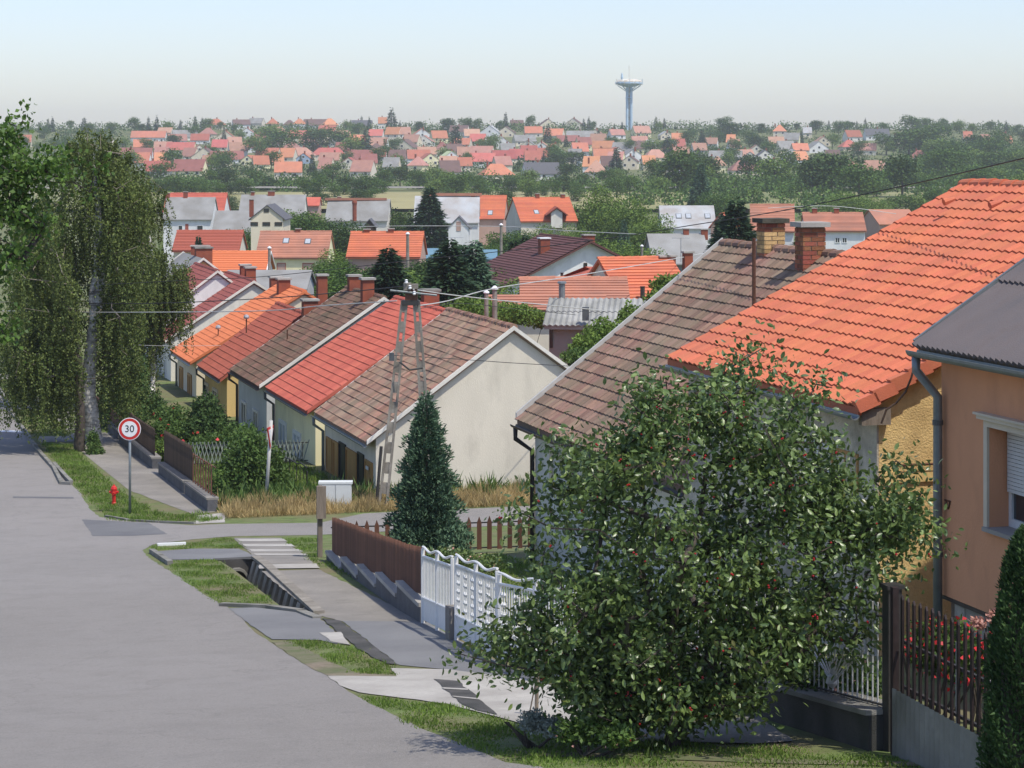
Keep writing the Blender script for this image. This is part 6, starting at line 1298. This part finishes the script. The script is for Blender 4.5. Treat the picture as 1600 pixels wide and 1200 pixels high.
for i in range(34):
    for sg in (1, -1):
        p = W(9.6+i*.125, 72.5-i*.011, zg(9, 72.4)+.27); inst('lath', me, root, Matrix.Translation(p) @ Matrix.Rotation(SA_, 4, 'Z') @ Matrix.Rotation(sg*.28, 4, 'Y'))
fence('dark fence with posts beyond the tree trunks along the pavement', (9.2, 82), (9.2, 74.4), .38, .9, .12, .10, 'timber', rails=(.2, .8), tip=.06)
fence('orange brown brick toned fence strip beside the far pavement', (9.15, 98), (9.15, 84.6), .36, .5, .2, .02, 'timber_red', rails=(.2, .9), tip=.01)
# iron railing of the yellow house
root = thing('iron_railing', 'curved dark iron railing before the yellow house', 'railing', W(13.6, 66.5, zg(13.6, 66.5)), SA_)
ra, rb = P(421, 735, 70.5), P(480, 770, 67.6); za_ = g(ra.x, ra.y)
def rq(f, z): p = ra.lerp(rb, f); return Vector((p.x, p.y, za_+z))
MB().tube([rq(f, .62+.22*math.sin(math.pi*f)*(1-f*.3)+.1*(f > .8)) for f in np.linspace(0, 1, 13)], .022, 5).build('handrail', 'iron', root); MB().tube([rq(0, .05), rq(1, .05)], .02, 5).build('rail', 'iron', root)
for i in range(12): f = i/11; MB().tube([rq(f, .05), rq(f, .62+.2*math.sin(math.pi*f)*(1-f*.3))], .013 if i % 11 else .03, 5).build('bar', 'iron', root)
# speed limit sign
sb = gp(203, 803); root = thing('speed_sign', 'round white and red speed limit sign reading 30 on a grey pole', 'road sign', sb)
zc = P(0, 670, sb.y).z; MB().tube([sb-Vector((0, 0, .2)), Vector((sb.x, sb.y, zc+.2))], .035, 10).build('pole', 'zinc', root, smooth=True)
def disc(r, y, m, name, par, n=40, dpt=.006): MB().prism([(sb.x+r*math.cos(2*math.pi*i/n), y, zc+r*math.sin(2*math.pi*i/n)) for i in range(n)], (0, dpt, 0)).build(name, m, par)
disc(.31, sb.y-.055, 'white_enamel', 'sign_plate', root); disc(.29, sb.y-.060, 'red_enamel', 'red_ring', root, dpt=.004); disc(.215, sb.y-.065, 'white_enamel', 'sign_face', root, dpt=.004)
text_mesh('30', .27, 'sign_number', 'black_enamel_and_shade', root, axes(Vector((1, 0, 0)), Vector((0, 0, 1)), Vector((0, -1, 0)), Vector((sb.x, sb.y-.068, zc))), .002)
# edge-on give way sign
gb = gp(415, 783); root = thing('give_way_sign', 'pale post with a triangular sign seen nearly edge-on by the yellow house', 'road sign', gb)
tz_ = P(0, 657, gb.y).z; MB().tube([gb-Vector((0, 0, .2)), Vector((gb.x+.16, gb.y, tz_))], .05, 10).build('pole', 'pole_pale', root, smooth=True)
c = Vector((gb.x+.15, gb.y-.06, tz_-.42)); ax = Vector((math.cos(1.42), math.sin(1.42), 0)); nn = Vector((math.sin(1.42), -math.cos(1.42), 0))
tri = lambda k, off: [c+off+ax*(-.42*k)+Vector((0, 0, .30*k)), c+off+ax*(.42*k)+Vector((0, 0, .30*k)), c+off+Vector((0, 0, -.45*k))]
MB().prism(tri(.85, Vector()), nn*-.02).build('sign_plate', 'red_enamel', root); MB().prism(tri(.6, nn*.012), nn*-.01).build('sign_face', 'white_enamel', root)
# hydrant
hb = gp(178, 789); root = thing('fire_hydrant', 'small red fire hydrant in the grass left of the speed sign', 'hydrant', hb)
MB().lathe(hb, [(.07, -.05), (.07, .06), (.055, .08), (.055, .30), (.085, .32), (.085, .40), (.075, .42)], 14).build('barrel', 'red_enamel', root, smooth=False)
MB().lathe(hb, [(.09, .42), (.095, .46), (.07, .52), (.03, .55), (.02, .58)], 14).build('bonnet', 'red_enamel', root)
for sx in (-1, 1): MB().tube([hb+Vector((sx*.05, 0, .37)), hb+Vector((sx*.13, -.02, .37))], .035, 8).build('outlet', 'red_enamel', root)
MB().tube([hb+Vector((0, -.05, .34)), hb+Vector((0, -.12, .33))], .045, 8).build('outlet', 'red_enamel', root)
# utility cabinet
ub = gp(524, 795); fr_ = Fr((ub.x, ub.y, 0), .03); root = thing('utility_cabinet', 'grey white two door utility cabinet standing in the dry grass', 'cabinet', ub)
z0 = ub.z; MB().box(fr_, -.44, .44, 0, .32, z0-.1, z0+.68).build('body', 'cabinet', root); MB().box(fr_, -.47, .47, -.03, .35, z0+.682, z0+.74).build('lid', 'cabinet', root)
for x0 in (-.43, .01): MB().box(fr_, x0, x0+.42, -.02, -.002, z0+.03, z0+.67).build('door', 'cabinet', root)
# power pole: two concrete legs with slots
PT = P(641, 470, 62.6); pb1 = P(597, 0, 62.3); pb1.z = g(pb1.x, pb1.y)-.2; pb2 = P(674, 0, 62.6); pb2.z = g(pb2.x, pb2.y)-.2
root = thing('power_pole', 'A-shaped concrete power pole with slotted legs before the cream gable house', 'power pole', (PT.x, PT.y, pb1.z+.2))
def leg(p0, p1):
    ax = (p1-p0); L = ax.length; ax.normalize(); sx = Vector((1, 0, 0)); sx = (sx-ax*sx.dot(ax)).normalized(); mb = MB()
    for sg in (-1, 1):
        a_, b_ = p0+sx*sg*.105, p1+sx*sg*.07; w0, w1 = .036, .03
        mb.add([a_+sx*dx*w0+Vector((0, dy, 0)) for dx in (-1, 1) for dy in (-.10, .10)]+[b_+sx*dx*w1+Vector((0, dy, 0)) for dx in (-1, 1) for dy in (-.08, .08)], [(0, 2, 3, 1), (4, 5, 7, 6), (0, 4, 6, 2), (1, 3, 7, 5), (0, 1, 5, 4), (2, 6, 7, 3)])
    for k in range(11):
        f = (k+.3)/10.6; c = p0+ax*L*f; hw = .08-.025*f; l2 = .15; 
        mb.add([c+sx*dx*hw+ax*dz*l2+Vector((0, dy, 0)) for dx in (-1, 1) for dy in (-.07, .07) for dz in (-1, 1)], [(0, 1, 3, 2), (4, 6, 7, 5), (0, 4, 5, 1), (2, 3, 7, 6), (0, 2, 6, 4), (1, 5, 7, 3)])
    return mb.build('leg', 'pole', root)
leg(pb1, PT+Vector((-.16, 0, 0))); leg(pb2, PT+Vector((.17, 0, 0)))
fp = Fr((PT.x, PT.y, 0), 0)
MB().box(fp, -.22, .24, -.14, .14, PT.z-.12, PT.z+.02).build('clamp', 'iron', root); MB().box(fp, -.14, .20, -.12, .12, PT.z+.022, PT.z+.42).build('pole_head', 'rust', root)
MB().box(fp, -.18, .02, -.15, .15, PT.z+.30, PT.z+.5).build('head_block', 'pole', root); MB().box(fp, .03, .22, -.15, .15, PT.z+.34, PT.z+.47).build('head_block', 'pole', root)
MB().tube([PT+Vector((-.55, -.16, .30)), PT+Vector((.75, -.16, .16))], .03, 6).build('crossarm', 'zinc', root)
MB().tube([P(625, 566, 62.2), P(640, 578, 62), P(660, 575, 62.2)], .03, 6).build('cable_loop', 'cable', root); MB().box(Fr(P(612, 558, 62.1), 0), -.07, .07, -.05, .05, -.1, .12).build('junction_box', 'zinc_dark', root)
MB().tube([Vector((pb1.x-.16, pb1.y-.05, pb1.z+.2)), Vector((pb1.x-.02, pb1.y-.05, pb1.z+1.9))], .045, 8).build('cable_guard', 'iron', root)
for q_ in ((-.1, .52), (.0, .36), (.12, .2)): MB().lathe(PT+Vector((q_[0], -.17, q_[1])), [(.02, -.03), (.05, 0), (.03, .05), (.05, .07), (.01, .09)], 8).build('insulator', 'white_enamel', root)
def wire(label, pts, r=.012, m='cable'):
    P3 = [P(*p) for p in pts]; fine = []
    for i in range(len(P3)-1):                        # catmull-rom through the points
        p0, p1, p2, p3 = P3[max(0, i-1)], P3[i], P3[i+1], P3[min(len(P3)-1, i+2)]
        for k in range(8):
            t = k/8; fine.append(.5*((2*p1)+(p2-p0)*t+(2*p0-5*p1+4*p2-p3)*t*t+(3*p1-p0-3*p2+p3)*t**3))
    fine.append(P3[-1]); o = MB().tube(fine, r, 5).build('overhead_cable', m, origin=tuple(fine[0])); tag(o, label, 'cable', 'overhead cables')
wire('topmost long cable sweeping from the birches up to the right edge', [(-60,447,88),(120,446,80),(290,438,74),(400,433,70),(520,421,66),(640,407,62),(800,391,56),(960,371,51),(1080,352,47),(1200,333,43),(1295,315,40),(1440,284,36),(1600,247,32),(1700,222,30)], .010)
wire('middle cable from the birches to the power pole head', [(-40,471,86),(80,473,82),(235,474,77),(400,467,71),(520,458,67),(605,450,63.5),(632,447,62.5)], .015)
wire('lower pale cable from the left to the pole clamp', [(-60,484,88),(22,486,85),(160,488,80),(400,486,72),(500,478,67),(620,470,62.6)], .015, 'cable_pale')
wire('thin grey cable sagging between the birch and the beige fronted house', [(20,519,84),(140,533,82),(240,540,90),(345,540,95)], .008, 'cable_pale')
wire('cable from the pole rising right behind the brown roof chimneys', [(650,478,62.5),(700,470,66),(770,451,72),(880,434,82),(1000,414,92),(1102,395,104),(1160,380,110)], .016, 'cable_pale')
wire('bright twin cable from the pole head to the yard post', [(646,452,62.4),(700,460,66),(770,468,70),(830,474,74),(1010,492,86)], .018, 'cable_pale')
wire('dark thin cable right of the pole to the salmon lean-to', [(655,482,62.6),(720,474,66),(800,482,72),(900,492,80)], .009)
wire('slack cable across the plain cream gable', [(612,555,62.2),(700,560,63),(800,567,64),(890,572,66)], .010)
wire('thin valley cable passing below the big spruce', [(560,354,210),(650,353,205),(790,354,200),(880,360,190),(1000,366,180)], .03, 'cable_pale')
wire('thin pale cable over the white fronted valley house', [(1200,325,150),(1300,322,150),(1400,334,150)], .02, 'cable_pale')
wire('short cable to the brown roof from its mast', [(1100,392,60),(1140,386,58),(1178,377,55)], .010, 'cable_pale')
# valley poles and yard posts
for x, yt, yb, Y, r, lab in ((637,366,412,160,.13,'concrete pole in front of the clean orange roof'),(783,352,400,175,.13,'concrete pole right of the small blue shed'),(421,388,428,140,.11,'brown pole with white cap before the yellow house'),(773,452,480,82,.11,'white capped post left of the corrugated shed'),(760,458,490,80,.09,'lower white capped post by the yard bush'),(1003,385,420,150,.1,'thin pole with small crossarm left of the brown roof verge')):
    a_, b_ = P(x, yb, Y), P(x, yt, Y); r_ = thing('utility_post', lab, 'post', a_); MB().tube([a_-Vector((0, 0, 2)), b_], r, 8, r*.8).build('post', 'pole', r_)
    MB().lathe(b_, [(r*1.2, 0), (r*1.2, r*.4), (r*.3, r*1.2)], 8).build('post_cap', 'white_enamel', r_)
for x, y, Y, lab in ((905,372,150,'tv antenna beside the red chimney of the white gable house'),(1064,372,150,'tv antenna left of the weathered grey roof'),(711,371,160,'satellite dish on a mast between the dark conifers')):
    p = P(x, y, Y); r_ = thing('antenna', lab, 'antenna', p-Vector((0, 0, 1))); mb = MB().tube([p-Vector((0, 0, 1.6)), p], .03, 5); mb.build('mast', 'aluminium', r_)
    for k in (-.5, -.25, 0, .25, .5): MB().tube([p+Vector((k-.02, -.3, 0)), p+Vector((k, .3, 0))], .02, 4).build('element', 'aluminium', r_)
    MB().tube([p+Vector((-.6, 0, 0)), p+Vector((.6, 0, 0))], .02, 4).build('boom', 'aluminium', r_)
# small blue car far off on the valley road
cp = gp(912, 287); fc = Fr((cp.x, cp.y, cp.z), .1); root = thing('parked_car', 'tiny blue car parked on the valley road below the dark grey house', 'car', cp, .1)
MB().prism([fc(-2.1, 0, .35), fc(2.1, 0, .35), fc(2.1, 0, .85), fc(1.2, 0, .95), fc(.7, 0, 1.45), fc(-1.3, 0, 1.45), fc(-2.1, 0, .95)], fc.ey*1.7).build('body', 'bluepaint', root)
MB().prism([fc(-1.2, -.02, .95), fc(1.0, -.02, .95), fc(.6, -.02, 1.38), fc(-1.1, -.02, 1.38)], fc.ey*1.74).build('window', 'glass', root)
for x in (-1.3, 1.3): MB().tube([fc(x, -.03, .33), fc(x, .2, .33)], .33, 12).build('wheel', 'black_enamel_and_shade', root)
# ---------------------------------------------------------------- haze
hz = MB().box(Fr((0, 0, 0), 0), -1900, 2000, -400, 3150, -18.8, 62); hm = bpy.data.materials.new('haze'); hm.use_nodes = True; n = hm.node_tree
for x in list(n.nodes): n.nodes.remove(x)
out = n.nodes.new('ShaderNodeOutputMaterial'); pv = n.nodes.new('ShaderNodeVolumePrincipled'); pv.inputs['Color'].default_value = (.93, .955, 1, 1); pv.inputs['Density'].default_value = .00018; pv.inputs['Anisotropy'].default_value = .3
n.links.new(pv.outputs[0], out.inputs['Volume']); o = hz.build('haze', hm, kind='stuff'); o.visible_shadow = True
